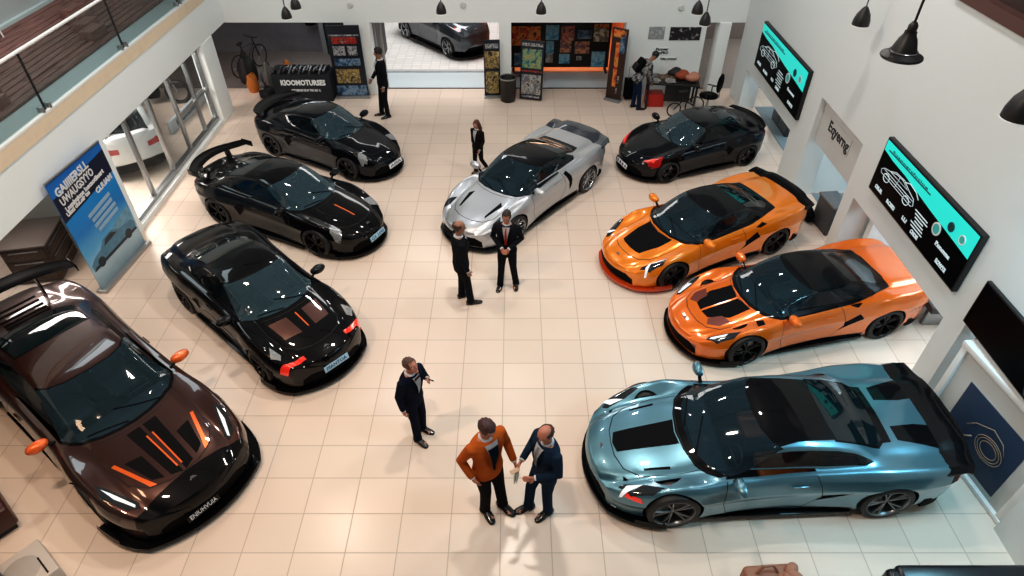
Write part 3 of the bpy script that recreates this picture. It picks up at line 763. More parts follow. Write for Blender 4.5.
CARS['I'] = dict(name='sports_car', cat='car', label='steel blue sports coupe with tan seats and black hood stripe, nearest on the right',
 pos=(3.48, 5.46, 183.1), dim=(4.85, 2.04, 1.22), spec=dict(prof=SUPER, paint=P_BLUE, roof=M_BLACK, seat=M_SEATO,
 roof_area=[(.525,0),(.51,.3),(.475,.55),(.425,.68),(.37,.76),(.30,.735),(.05,.575),(-.05,.53),(-.25,.50),(-.45,.50),(-.60,.46),(-.61,0)], rim=mat('two_tone_alloy', (.25,.255,.26), .3, .8), roof_panel=[(.118,0),(.108,.3),(.085,.45),(.03,.505),(-.1,.495),(-.24,.47),(-.245,.3),(-.24,0)], side_glass=[(.33,.745),(.22,.83),(.10,.895),(.0,.92),(-.12,.92),(-.26,.895),(-.36,.855),(-.45,.80),(-.40,.78),(-.2,.752),(.1,.735)],
 hood_areas=[([(.53,0),(.52,.20),(.86,.16),(.875,0),(.86,-.16),(.52,-.20)],'top','one',2), ([(.60,.50),(.60,.54),(.74,.50),(.74,.47)],'top','both',5)],
 paint_areas=[([(-.64,.22),(-.64,.44),(-.76,.52),(-.90,.62),(-.90,.24),(-.78,.20)],'top','both',5), ([(-.86,-1),(-.90,-.4),(-.91,0),(-.90,.4),(-.86,1),(-1.1,1),(-1.1,-1)],'top','one',5)], led=[(.76,.70),(.84,.66),(.885,.74),(.87,.76),(.80,.73)],
 side_parts=[([(.77,.42),(.86,.42),(.85,.47),(.78,.47)],'side_marker',M_RED)],
 intakes=[[(-.14,.30),(-.20,.44),(-.36,.50),(-.30,.42)]], ducktail=dict(t=-.84, lift=.05), side_tail=[[(-.985,.58),(-.90,.60),(-.90,.66),(-.985,.64)]]))
CARS['J'] = dict(name='hatchback_car', cat='car', label='white hatchback car behind the glass partition on the left',
 pos=(-10.05, 14.85, 130), dim=(3.8, 1.6, 1.35), spec=dict(prof=SUV, paint=P_WHITE, taillight=[(.40,.55),(.86,.55),(.86,.66),(.40,.64)], side_tail=[[(-.97,.56),(-.86,.58),(-.86,.68),(-.97,.66)]], intakes=[], rim=M_RIMS,
 side_glass=[(.30,.70),(.16,.86),(.04,.945),(-.2,.955),(-.5,.945),(-.7,.90),(-.80,.80),(-.78,.72),(-.2,.70)], rear_glass=[(-.78,0),(-.77,.5),(-.93,.56),(-.95,0)], hood=[(.50,0),(.49,.5),(.46,.66),(.86,.60),(.92,0)], ws_base=[(.44,0),(.43,.4),(.40,.62),(.36,.74)], ws_top=[(.07,.64),(.09,.4),(.10,0)], roof_panel=[(.08,0),(.07,.4),(.05,.60),(-.3,.62),(-.74,.55),(-.76,0)], axles=(.62,-.60)))
CARS['K'] = dict(name='crossover_car', cat='car', label='slate grey crossover parked on the paving outside the entrance',
 pos=(-2.45, 22.5, -48), dim=(3.9, 1.6, 1.3), spec=dict(CARS['J']['spec'], paint=P_GREY, led_mat=M_RED, wheel=.38))
def place_cars(keys=None):
    for k, c in CARS.items():
        if keys and k not in keys: continue
        x, y, th = c['pos']; L, W, H = c['dim']
        make_car(c['name'], c['label'], c['cat'], x, y, th, L, W, H, c['spec'])
# ================================================================ ROOM
def mth(nt, op, a, b=None, c=None):
    n = nt.nodes.new('ShaderNodeMath'); n.operation = op
    for i, v in enumerate((a, b, c)):
        if v is None: continue
        if isinstance(v, (int, float)): n.inputs[i].default_value = v
        else: nt.links.new(v, n.inputs[i])
    return n.outputs[0]
def tile_mat(name, c0, grout, sx, sy, ox, oy, lw=.0075, rough=.22, var=.05, bump=True):
    m = bpy.data.materials.new(name); m.use_nodes = True; nt = m.node_tree; b = nt.nodes['Principled BSDF']
    tc = nt.nodes.new('ShaderNodeTexCoord'); sp = nt.nodes.new('ShaderNodeSeparateXYZ'); nt.links.new(tc.outputs['Object'], sp.inputs[0])
    fx = mth(nt, 'DIVIDE', mth(nt, 'SUBTRACT', sp.outputs[0], ox), sx); fy = mth(nt, 'DIVIDE', mth(nt, 'SUBTRACT', sp.outputs[1], oy), sy)
    dx = mth(nt, 'MULTIPLY', mth(nt, 'PINGPONG', fx, .5), sx); dy = mth(nt, 'MULTIPLY', mth(nt, 'PINGPONG', fy, .5), sy)
    line = mth(nt, 'LESS_THAN', mth(nt, 'MINIMUM', dx, dy), lw)
    cb = nt.nodes.new('ShaderNodeCombineXYZ'); nt.links.new(mth(nt, 'FLOOR', fx), cb.inputs[0]); nt.links.new(mth(nt, 'FLOOR', fy), cb.inputs[1])
    wn = nt.nodes.new('ShaderNodeTexWhiteNoise'); wn.noise_dimensions = '2D'; nt.links.new(cb.outputs[0], wn.inputs['Vector'])
    nz = nt.nodes.new('ShaderNodeTexNoise'); nz.inputs['Scale'].default_value = 1.3; nz.inputs['Detail'].default_value = 5; nt.links.new(tc.outputs['Object'], nz.inputs['Vector'])
    v = mth(nt, 'ADD', mth(nt, 'MULTIPLY', wn.outputs['Value'], .6), mth(nt, 'MULTIPLY', nz.outputs['Fac'], .4))
    mx = nt.nodes.new('ShaderNodeMix'); mx.data_type = 'RGBA'; nt.links.new(v, mx.inputs[0])
    mx.inputs[6].default_value = tuple(q*(1-var) for q in c0)+(1,); mx.inputs[7].default_value = tuple(min(1, q*(1+var)) for q in c0)+(1,)
    m2 = nt.nodes.new('ShaderNodeMix'); m2.data_type = 'RGBA'; nt.links.new(line, m2.inputs[0]); nt.links.new(mx.outputs[2], m2.inputs[6]); m2.inputs[7].default_value = grout+(1,)
    nt.links.new(m2.outputs[2], b.inputs['Base Color'])
    nt.links.new(mth(nt, 'ADD', mth(nt, 'MULTIPLY', line, .4), rough), b.inputs['Roughness'])
    b.inputs['Specular IOR Level'].default_value = .28
    return m
M_FLOOR = tile_mat('beige_porcelain_tile', (.755,.63,.535), (.49,.40,.335), .67, .553, -.18, 4.615, .0065, .24)
M_PAVER = tile_mat('pale_paving', (.72,.70,.68), (.56,.54,.52), .30, .15, 0, 0, .008, .7, .10)
M_WALL = mat('white_plaster', (.84,.89,.89), .75, bump=.02, bscale=120)
M_WALLR = mat('warm_white_plaster', (.70,.75,.755), .75, bump=.02, bscale=120)
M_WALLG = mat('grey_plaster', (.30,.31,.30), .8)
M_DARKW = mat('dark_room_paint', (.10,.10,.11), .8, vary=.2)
M_TEAL = mat('pale_teal_paint', (.38,.40,.395), .6)
M_TAN = mat('tan_stone_band', (.76,.63,.47), .6, vary=.08)
M_TRIM = mat('white_metal_trim', (.80,.81,.80), .35)
M_ALU = mat('brushed_aluminium', (.36,.37,.38), .35, .85)
M_CARPETG = mat('grey_carpet', (.26,.33,.36), .95, vary=.25, vscale=30)
M_BLKP = mat('black_plastic', (.012,.012,.013), .45)
M_PAPER = mat('white_paper', (.75,.75,.72), .7)
def wood_mat(name, c, sc=1.):
    m = bpy.data.materials.new(name); m.use_nodes = True; nt = m.node_tree; b = nt.nodes['Principled BSDF']
    tc = nt.nodes.new('ShaderNodeTexCoord'); mp = nt.nodes.new('ShaderNodeMapping'); mp.inputs['Scale'].default_value = (14*sc, 1.2*sc, 14*sc); nt.links.new(tc.outputs['Object'], mp.inputs[0])
    n = nt.nodes.new('ShaderNodeTexNoise'); n.inputs['Scale'].default_value = 1.5; n.inputs['Detail'].default_value = 6; nt.links.new(mp.outputs[0], n.inputs['Vector'])
    r = nt.nodes.new('ShaderNodeValToRGB'); r.color_ramp.elements[0].position = .3; r.color_ramp.elements[1].position = .72
    r.color_ramp.elements[0].color = tuple(q*.5 for q in c)+(1,); r.color_ramp.elements[1].color = tuple(q*1.35 for q in c)+(1,)
    nt.links.new(n.outputs['Fac'], r.inputs[0]); nt.links.new(r.outputs[0], b.inputs['Base Color']); b.inputs['Roughness'].default_value = .5
    return m
M_WOOD = wood_mat('brown_plank_wood', (.19,.088,.072))
M_WOODD = wood_mat('dark_brown_wood', (.055,.030,.024))
M_CABW = wood_mat('walnut_cabinet', (.075,.047,.038))
def art_mat(name, cols, scale=3., seed=0., rough=.5, emit=0., detail=6):
    """abstract printed picture: hard-edged noise through a colour ramp"""
    m = bpy.data.materials.new(name); m.use_nodes = True; nt = m.node_tree; b = nt.nodes['Principled BSDF']
    tc = nt.nodes.new('ShaderNodeTexCoord'); mp = nt.nodes.new('ShaderNodeMapping'); mp.inputs['Location'].default_value = (seed*3.1, seed*1.7, seed*.9); nt.links.new(tc.outputs['Object'], mp.inputs[0])
    n = nt.nodes.new('ShaderNodeTexNoise'); n.inputs['Scale'].default_value = scale; n.inputs['Detail'].default_value = detail; n.inputs['Distortion'].default_value = .6; nt.links.new(mp.outputs[0], n.inputs['Vector'])
    r = nt.nodes.new('ShaderNodeValToRGB'); el = r.color_ramp.elements; k = len(cols)
    while len(el) < k: el.new(.5)
    for i, c in enumerate(cols): el[i].position = .32+.36*i/(k-1); el[i].color = tuple(c)+(1,)
    nt.links.new(n.outputs['Fac'], r.inputs[0]); nt.links.new(r.outputs[0], b.inputs['Base Color']); b.inputs['Roughness'].default_value = rough
    if emit: nt.links.new(r.outputs[0], b.inputs['Emission Color']); b.inputs['Emission Strength'].default_value = emit
    return m
def grad_mat(name, stops, axis=2, z0=0., z1=1., rough=.5):
    """printed colour ramp along one object axis"""
    m = bpy.data.materials.new(name); m.use_nodes = True; nt = m.node_tree; b = nt.nodes['Principled BSDF']
    tc = nt.nodes.new('ShaderNodeTexCoord'); sp = nt.nodes.new('ShaderNodeSeparateXYZ'); nt.links.new(tc.outputs['Object'], sp.inputs[0])
    v = mth(nt, 'DIVIDE', mth(nt, 'SUBTRACT', sp.outputs[axis], z0), z1-z0)
    nz = nt.nodes.new('ShaderNodeTexNoise'); nz.inputs['Scale'].default_value = 2.5; nt.links.new(tc.outputs['Object'], nz.inputs['Vector'])
    v = mth(nt, 'ADD', v, mth(nt, 'MULTIPLY', mth(nt, 'SUBTRACT', nz.outputs['Fac'], .5), .12))
    r = nt.nodes.new('ShaderNodeValToRGB'); el = r.color_ramp.elements
    while len(el) < len(stops): el.new(.5)
    for i, (p, c) in enumerate(stops): el[i].position = p; el[i].color = tuple(c)+(1,)
    nt.links.new(v, r.inputs[0]); nt.links.new(r.outputs[0], b.inputs['Base Color']); b.inputs['Roughness'].default_value = rough
    return m
def pane_mat(name, tint, t):
    m = bpy.data.materials.new(name); m.use_nodes = True; nt = m.node_tree; b = nt.nodes['Principled BSDF']; out = nt.nodes['Material Output']
    b.inputs['Base Color'].default_value = tuple(q*.3 for q in tint)+(1,); b.inputs['Roughness'].default_value = .03
    tr = nt.nodes.new('ShaderNodeBsdfTransparent'); tr.inputs[0].default_value = tint+(1,)
    mx = nt.nodes.new('ShaderNodeMixShader'); mx.inputs[0].default_value = t
    nt.links.new(b.outputs[0], mx.inputs[1]); nt.links.new(tr.outputs[0], mx.inputs[2]); nt.links.new(mx.outputs[0], out.inputs['Surface'])
    return m
M_PANE = pane_mat('clear_pane', (.90,.93,.93), .93)
M_BALG = pane_mat('balcony_glass', (.80,.86,.86), .93)
ML = Matrix(((0,0,1,0),(1,0,0,0),(0,1,0,0),(0,0,0,1)))      # on the left wall: u along +y, v up, out of the wall +x
MR = Matrix(((0,0,-1,0),(-1,0,0,0),(0,1,0,0),(0,0,0,1)))    # on the right wall
MB = Matrix(((1,0,0,0),(0,0,-1,0),(0,1,0,0),(0,0,0,1)))     # on the back wall
def span(bm, x0, x1, y0, y1, z0, z1, bev=0., mi=0): box(bm, (x1-x0, y1-y0, z1-z0), ((x0+x1)/2, (y0+y1)/2, (z0+z1)/2), bev=bev, mi=mi)

XL, XR, YB = -7.95, 6.4, 18.2
def build_room():
    b = new(); span(b, -16, 13, -2, 18.6, -.12, 0); struct('floor', b, M_FLOOR)
    b = new(); span(b, -16, -.35, 19.85, 34, -.12, -.005); struct('ground_paving', b, M_PAVER)
    b = new(); span(b, -.3, 6.2, 19.85, 24.6, -.12, -.002); struct('floor_poster_room', b, mat('orange_lit_floor', (.80,.36,.20), .4, vary=.08))  # orange light is put into this floor's base colour
    b = new(); span(b, -4.3, 6.2, 18.6, 19.85, -.12, -.001); struct('trim_1', b, mat('pale_threshold', (.58,.66,.69), .35))
    b = new(); span(b, -4.1, 6.2, 18.57, 18.63, -.02, .012); struct('trim_2', b, M_BLKP)
    b = new(); span(b, -4.1, -.4, 19.82, 19.98, -.02, .03); struct('trim_3', b, mat('step_edge', (.42,.44,.45), .6))
    # ---- left wall: fascia above the openings, panel behind the banner, corner pillar
    b = new()
    span(b, XL-.25, XL, -2, 24, 2.11, 2.92)
    span(b, XL-.12, XL, 9.5, 11.26, 0, 2.11)
    span(b, XL-.30, XL+.02, 16.30, 17.05, 0, 2.11, bev=.01)
    span(b, XL-.35, XL-.02, 11.26, 16.3, 0, .10)
    struct('wall_left', b, M_WALL)
    b = new(); span(b, XL-.30, XL+.025, -2, 24, 2.92, 3.17); struct('trim_4', b, M_TAN)
    # upper gallery
    b = new(); span(b, -13.0, XL-.02, -2, 18.1, 3.05, 3.21); struct('floor_gallery', b, M_TEAL)
    b = new(); span(b, -10.95, -10.78, -2, 24, 3.21, 7.2); struct('wall_gallery', b, M_TEAL)
    b = new(); span(b, -10.79, -10.68, -2, 24, 3.21, 3.46); struct('baseboard_gallery', b, mat('pale_baseboard', (.50,.58,.58), .5))
    b = new()
    for y in (13.7, 16.0): span(b, -10.785, -10.77, y, y+.03, 3.46, 6)
    struct('trim_5', b, mat('wall_joint', (.10,.14,.15), .7))
    # wooden gallery deck in long planks, with two stepped ends
    dk = thing('plank_deck', 'brown wooden plank deck with stepped ends behind the glass balustrade', 'deck', (0, 0, 3.21))
    b = new(); rnp = random.Random(3)
    for i in range(13):
        x1 = -8.46-.16*i; h = .05+.016*i
        cuts = [4.0, 8.9+.5*(i % 3), 11.3+.7*(i % 2), 14.0+.3*i, 18.0]
        for y0, y1 in zip(cuts, cuts[1:]): span(b, x1-.152, x1, y0, y1-.008, 0, h+rnp.uniform(0, .012), bev=.006)
    obj('planks', b, M_WOOD, dk, sharp=30)
    for s in range(4):
        b = new(); span(b, -8.62-.30*s-.28, -8.62-.30*s, 13.3+.34*s, 13.85+.34*s, .06, .26+.035*s, bev=.008); obj('step', b, M_WOOD, dk)
    for s in range(3):
        b = new(); span(b, -8.62-.30*s-.28, -8.62-.30*s, 9.9+.30*s, 10.4+.30*s, .06, .24+.035*s, bev=.008); obj('step', b, M_WOOD, dk)
    ba = thing('glass_balustrade', 'glass balustrade with white handrail along the upper gallery edge', 'balustrade', (XL-.02, 0, 3.17))
    ys = [4.2, 7.4, 10.24, 13.10, 15.9, 18.0]
    for y0, y1 in zip(ys, ys[1:]):
        b = new(); span(b, -.010, .010, y0+.012, y1-.012, .03, 1.0); obj('glass_panel', b, M_BALG, ba, sharp=0)
        b = new(); span(b, -.014, .014, y1-.014, y1+.014, .02, 1.0); obj('panel_joint', b, M_BLKP, ba)
        for o_ in (-.10, .10):
            c = new(); span(c, -.05, .05, y1+o_-.03, y1+o_+.03, .03, .14, bev=.01); obj('glass_clamp', c, M_ALU, ba)
    b = new(); tube(b, [(0, 4.2, 1.03), (0, 18.0, 1.03)], .028, 10); obj('handrail', b, M_TRIM, ba)
    b = new(); span(b, -.03, .05, 4.2, 18.0, .0, .05, bev=.006); obj('base_rail', b, M_TRIM, ba)
    # things up on the gallery
    ch = thing('lounge_chair', 'dark red chair on a pale frame up on the gallery', 'chair', (-10.33, 12.75, 3.73), R(20))
    b = new(); box(b, (.42,.42,.12), (0,0,.42), bev=.05); obj('seat', b, mat('dark_red_cushion', (.10,.025,.025), .7), ch)
    b = new(); box(b, (.12,.42,.46), (-.20,0,.64), rot=Matrix.Rotation(R(-12),4,'Y'), bev=.05); obj('backrest', b, _mats['dark_red_cushion'], ch)
    for sx in (-1, 1):
        for sy in (-1, 1):
            b = new(); tube(b, [(sx*.16, sy*.16, .38), (sx*.19, sy*.19, -.26)], .016, 6); obj('leg', b, M_TRIM, ch)
    # ---- the glass partition on the left
    gp = struct('window_1', (lambda b: (span(b, -8.20, -8.06, 11.26, 16.30, .10, .19), span(b, -8.20, -8.06, 11.26, 16.30, 2.02, 2.11), b)[-1])(new()), M_ALU)
    ms = (11.30, 12.35, 13.45, 14.50, 15.52, 16.26)
    for y in ms:
        b = new(); span(b, -8.18, -8.08, y-.035, y+.035, .19, 2.02, bev=.008); obj('window_frame', b, M_ALU, gp)
    b = new(); span(b, -8.17, -8.09, 14.53, 16.25, .98, 1.04); obj('window_frame', b, M_ALU, gp)
    for y0, y1 in zip(ms, ms[1:]):
        b = new(); span(b, -8.135, -8.125, y0+.035, y1-.035, .19, 2.02); obj('pane', b, M_PANE, gp, sharp=0)
    # room behind the partition
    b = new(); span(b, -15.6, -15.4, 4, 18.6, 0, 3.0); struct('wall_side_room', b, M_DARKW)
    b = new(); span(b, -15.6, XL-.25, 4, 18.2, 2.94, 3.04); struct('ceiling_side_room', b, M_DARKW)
    # recess left of the banner
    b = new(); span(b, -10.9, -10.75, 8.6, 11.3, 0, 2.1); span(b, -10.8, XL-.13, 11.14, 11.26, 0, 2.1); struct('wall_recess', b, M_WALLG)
    b = new(); span(b, -10.1, -10.06, 6.4, 8.6, .1, 2.0); w2 = struct('window_2', b, mat('dark_window', (.012,.014,.018), .1, 0, 1))
    for y in (6.6, 7.6, 8.5):
        b = new(); span(b, -10.06, -10.0, y-.04, y+.04, .05, 2.05); obj('window_frame', b, M_ALU, w2)
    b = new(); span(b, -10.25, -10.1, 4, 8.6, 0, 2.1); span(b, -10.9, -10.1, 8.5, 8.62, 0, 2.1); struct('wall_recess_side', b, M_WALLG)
    # ---- back wall
    b = new(); H0 = 2.06
    span(b, -9.4, XR+.3, YB, YB+.4, H0, 5.4)
    span(b, -4.72, -4.02, YB, YB+.4, 0, H0)
    span(b, -.42, -.08, YB, YB+.4, 0, H0)
    span(b, 3.12, 5.36, YB, YB+.4, 0, H0)
    span(b, 5.70, 6.02, YB-.05, YB+.4, 0, H0, bev=.008)
    struct('wall_back', b, M_WALL)
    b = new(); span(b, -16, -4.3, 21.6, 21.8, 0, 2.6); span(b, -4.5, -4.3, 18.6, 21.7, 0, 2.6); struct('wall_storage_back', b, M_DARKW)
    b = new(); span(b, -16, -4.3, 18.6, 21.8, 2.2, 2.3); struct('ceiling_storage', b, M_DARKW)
    b = new(); span(b, -.40, 6.2, 24.4, 24.6, 0, 2.6); struct('wall_poster_room', b, mat('orange_lit_wall', (.70,.30,.16), .7))  # wall colour carries the orange light of the room
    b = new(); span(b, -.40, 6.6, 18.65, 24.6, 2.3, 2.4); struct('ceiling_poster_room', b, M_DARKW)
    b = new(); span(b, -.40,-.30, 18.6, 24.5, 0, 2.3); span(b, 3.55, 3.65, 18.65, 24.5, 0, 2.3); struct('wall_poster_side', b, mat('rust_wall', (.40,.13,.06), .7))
    b = new(); span(b, 3.7, 13, 22.8, 23, 0, 2.6); struct('wall_corridor', b, mat('taupe_wall', (.22,.185,.17), .8, vary=.1))
    b = new(); span(b, 3.65, 13, 18.6, 22.9, -.1, .004); struct('floor_corridor', b, mat('taupe_floor', (.30,.27,.25), .5, vary=.1))
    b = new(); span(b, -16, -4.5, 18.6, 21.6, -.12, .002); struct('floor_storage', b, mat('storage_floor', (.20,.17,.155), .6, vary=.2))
    # door frame post at the entrance
    b = new(); 
    for x in (-3.98, -3.80): tube(b, [(x, YB+.42, 0), (x, YB+.42, H0)], .035, 8)
    span(b, -3.98, -3.80, YB+.38, YB+.46, H0-.06, H0); span(b, -3.98, -3.80, YB+.38, YB+.46, .0, .05); struct('door_1', b, M_ALU)
    # ---- right wall
    b = new(); T = .45
    span(b, XR, XR+T, -2, 18.6, 2.97, 5.18)
    for y0, y1, z0 in ((17.25,18.2,0),(13.65,17.25,1.12),(12.66,13.65,0),(10.62,12.66,2.36),(10.27,10.62,0),(6.96,10.27,1.45),(6.55,6.96,0),(4.4,6.55,1.74),(-2,4.4,0)): span(b, XR, XR+T, y0, y1, z0, 2.97)
    bmesh.ops.remove_doubles(b, verts=b.verts, dist=.0005)
    struct('wall_right', b, M_WALLR)
    b = new(); span(b, XR-.06, XR+T, -2, 9.75, 5.18, 5.34); struct('trim_6', b, mat('red_brown_beam', (.10,.045,.038), .5))
    b = new(); span(b, XR+.10, XR+.4, -2, 9.75, 5.34, 7.0); struct('wall_upper_right', b, M_WOODD)
    # side bays behind the right wall
    b = new(); span(b, XR+T, 12.8, 12.75, 12.9, 0, 2.9); span(b, XR+T, 12.8, 10.05, 10.2, 0, 2.9); span(b, XR+T, 7.6, 10.4, 10.55, 0, 2.9); struct('wall_bay', b, M_WALL)
    b = new(); span(b, 9.6, 9.8, 4, 18.6, 0, 2.95); struct('wall_bay_back', b, mat('cool_grey_wall', (.42,.46,.47), .8))
    b = new(); span(b, XR+.5, 9.6, 10.6, 12.7, .0, .012); span(b, XR+.5, 9.6, 13.0, 17.3, 0, .012); struct('carpet_bay', b, M_CARPETG)
    b = new(); span(b, XR+.12, XR+.3, 10.62, 12.64, 1.40, 2.96); struct('wall_bay_header', b, mat('bay_header', (.55,.57,.56), .8))
    sg = new(); box(sg, (1.05,.36,.012), (0,0,0)); add_text(sg, 'Eqyerng', .30, Matrix.Translation((0,0,.008)), 1, width=.98, bold=.008)
    o = obj('wall_sign', sg, [_mats['bay_header'], mat('sign_ink', (.03,.03,.035), .6)], None); o.matrix_world = Matrix.Translation((XR+.11, 11.72, 1.96)) @ MR; tag(o, 'black word sign on the pale header inside the tall right wall bay', 'sign')
# ================================================================ PROPS
INK = mat('white_ink', (.75,.77,.78), .6)
def screen(name, label, y0, y1, z0, z1, seed):
    w, h = y1-y0, z1-z0
    t = thing(name, label, 'screen', (XR, (y0+y1)/2, (z0+z1)/2)); t.matrix_world = Matrix.Translation((XR-.02, (y0+y1)/2, (z0+z1)/2)) @ MR
    b = new(); box(b, (w, h, .09), (0,0,.02), bev=.012); obj('bezel', b, M_BLKP, t)
    b = new(); box(b, (w-.06, h-.06, .006), (0,0,.068)); obj('display', b, mat('screen_black', (.002,.003,.004), .4, 0, 0, .05), t)
    W, H = w-.08, h-.08; U = lambda u, v: ((u-.5)*W, (v-.5)*H)
    b = new(); prism(b, [U(*p) for p in [(0,1),(0,.80),(.12,.76),(.28,.745),(.45,.70),(.6,.66),(.80,.62),(1,.575),(1,1)]], .070, .0735); obj('title_band', b, mat('cyan_glow', (.02,.60,.54), .4, emit=.55), t)
    g = mat('screen_line', (.55,.66,.70), .5, emit=.35); tt = mat('teal_badge', (.04,.32,.30), .5, emit=.3); dk = mat('screen_ink', (.01,.06,.07), .5)
    b = new()   # line drawing of a car with swoosh
    def pl(P, r=.006): tube(b, [(U(*p)[0], U(*p)[1], .078) for p in P], r, 4)
    base = .42
    pl([(.06,base),(.05,base+.06),(.08,base+.12),(.14,base+.16),(.20,base+.24),(.30,base+.26),(.38,base+.18),(.44,base+.14),(.46,base+.04),(.44,base),(.06,base)])
    pl([(.15,base+.16),(.21,base+.22),(.29,base+.235),(.36,base+.17),(.15,base+.16)]); pl([(.25,base+.235),(.25,base+.16),(.24,base+.02)]); pl([(.08,base+.10),(.44,base+.10)]); pl([(.10,base+.05),(.43,base+.05)]); pl([(.31,base+.24),(.36,base+.30),(.44,base+.27),(.48,base+.20)], .008)
    for cx in (.13, .38): pl([(cx+.035*math.cos(2*PI*k/12), base+.0+.075*math.sin(2*PI*k/12)) for k in range(13)], .008)
    obj('car_drawing', b, g, t, sharp=0)
    for cx, cy, r, m_ in ((.71,.52,.105,tt), (.80,.75,.075,dk), (.91,.74,.075,tt)):
        b = new(); lathe(b, [(0,.082),(r*H,.082),(r*H,.072)], 20); lathe(b, [(r*H*.8,.083),(r*H*.95,.087),(r*H*1.08,.083),(r*H*1.08,.07)], 20, mi=1)
        x, y = U(cx, cy); bmesh.ops.translate(b, vec=(x, y, 0), verts=b.verts); obj('round_badge', b, [m_, INK if m_ is not dk else dk], t)
    b = new(); box(b, (.5*W,.02,.004), (U(.30,.86)[0], U(.3,.86)[1], .0755)); add_text(b, 'Suaooercfocioe', .06, Matrix.Translation((U(.30,.90)[0], U(.3,.90)[1], .075)), width=.42*W); obj('heading', b, dk, t, sharp=0)
    rnd = random.Random(seed)
    for s_, u, v, wd in (('OIUR', .10, .13, .09), ('RCSID', .27, .11, .10), ('LU', .44, .14, .05), ('CNOSI', .57, .10, .08), ('EOWYS', .86, .12, .10), ('Ponovns', .82, .34, .14)):
        b = new(); x, y = U(u, v); box(b, (wd*W*1.04, .008, .003), (x, y-.03, .075)); add_text(b, s_, .085, Matrix.Translation((x, y, .075)), width=wd*W, bold=.003); obj('caption', b, g, t, sharp=0)
    for k in range(6):
        b = new(); x, y = U(.56+.012*(k % 2), .46-.055*k); box(b, ((.09+.05*rnd.random())*W, .020, .003), (x, y, .075)); obj('text_line', b, g, t)
    return t
def pendant(label, x, y, z, dia, style='cone'):
    t = thing('pendant_lamp', label, 'lamp', (x, y, z))
    b = new(); r = dia/2
    if style == 'cone':
        lathe(b, [(r*.94,0),(r,.02*dia),(r*.97,.30*dia),(r*.78,.65*dia),(r*.42,.95*dia),(r*.22,1.08*dia),(0,1.08*dia)], 24); obj('lamp_shade', b, M_BLKP, t)
        b = new(); lathe(b, [(r*.93,.005*dia),(r*.98,-.015*dia),(r*1.03,.0),(r*1.0,.03*dia)], 24); obj('rim_ring', b, M_TRIM, t)
        top = 1.08*dia
    else:
        lathe(b, [(r*.96,0),(r,.03*dia),(r*.98,.07*dia),(r*.62,.16*dia),(r*.60,.20*dia),(r*.42,.46*dia),(r*.30,.56*dia),(r*.28,.64*dia),(0,.64*dia)], 32); obj('lamp_shade', b, M_BLKP, t)
        b = new(); lathe(b, [(r*.63,.155*dia),(r*.68,.17*dia),(r*.64,.19*dia),(r*.60,.185*dia)], 32); obj('trim_ring', b, M_CHROME, t)
        b = new(); lathe(b, [(r*.20,.62*dia),(r*.22,.66*dia),(r*.22,.78*dia),(r*.12,.86*dia),(0,.86*dia)], 16); obj('socket', b, M_BLKP, t); top = .86*dia
    b = new(); lathe(b, [(0,.04*dia),(r*.35,.06*dia),(r*.4,.16*dia),(r*.25,.30*dia),(0,.34*dia)], 16); obj('bulb', b, mat('lamp_bulb', (.9,.82,.7), .4, emit=1.2), t)
    b = new(); tube(b, [(0,0,top-.01),(0,0,9.6-z)], .010, 6); obj('cord', b, M_BLKP, t)
    return t
def poster_card(name, label, x, z, w, h, y, m, group=None, frame=None, cat='poster', rot=0.):
    b = new(); box(b, (w, .012, h), (0,0,0)); o = obj(name, b, m); o.location = (x, y, z); o.rotation_euler = (0, rot, 0); tag(o, label, cat, group)
    return o
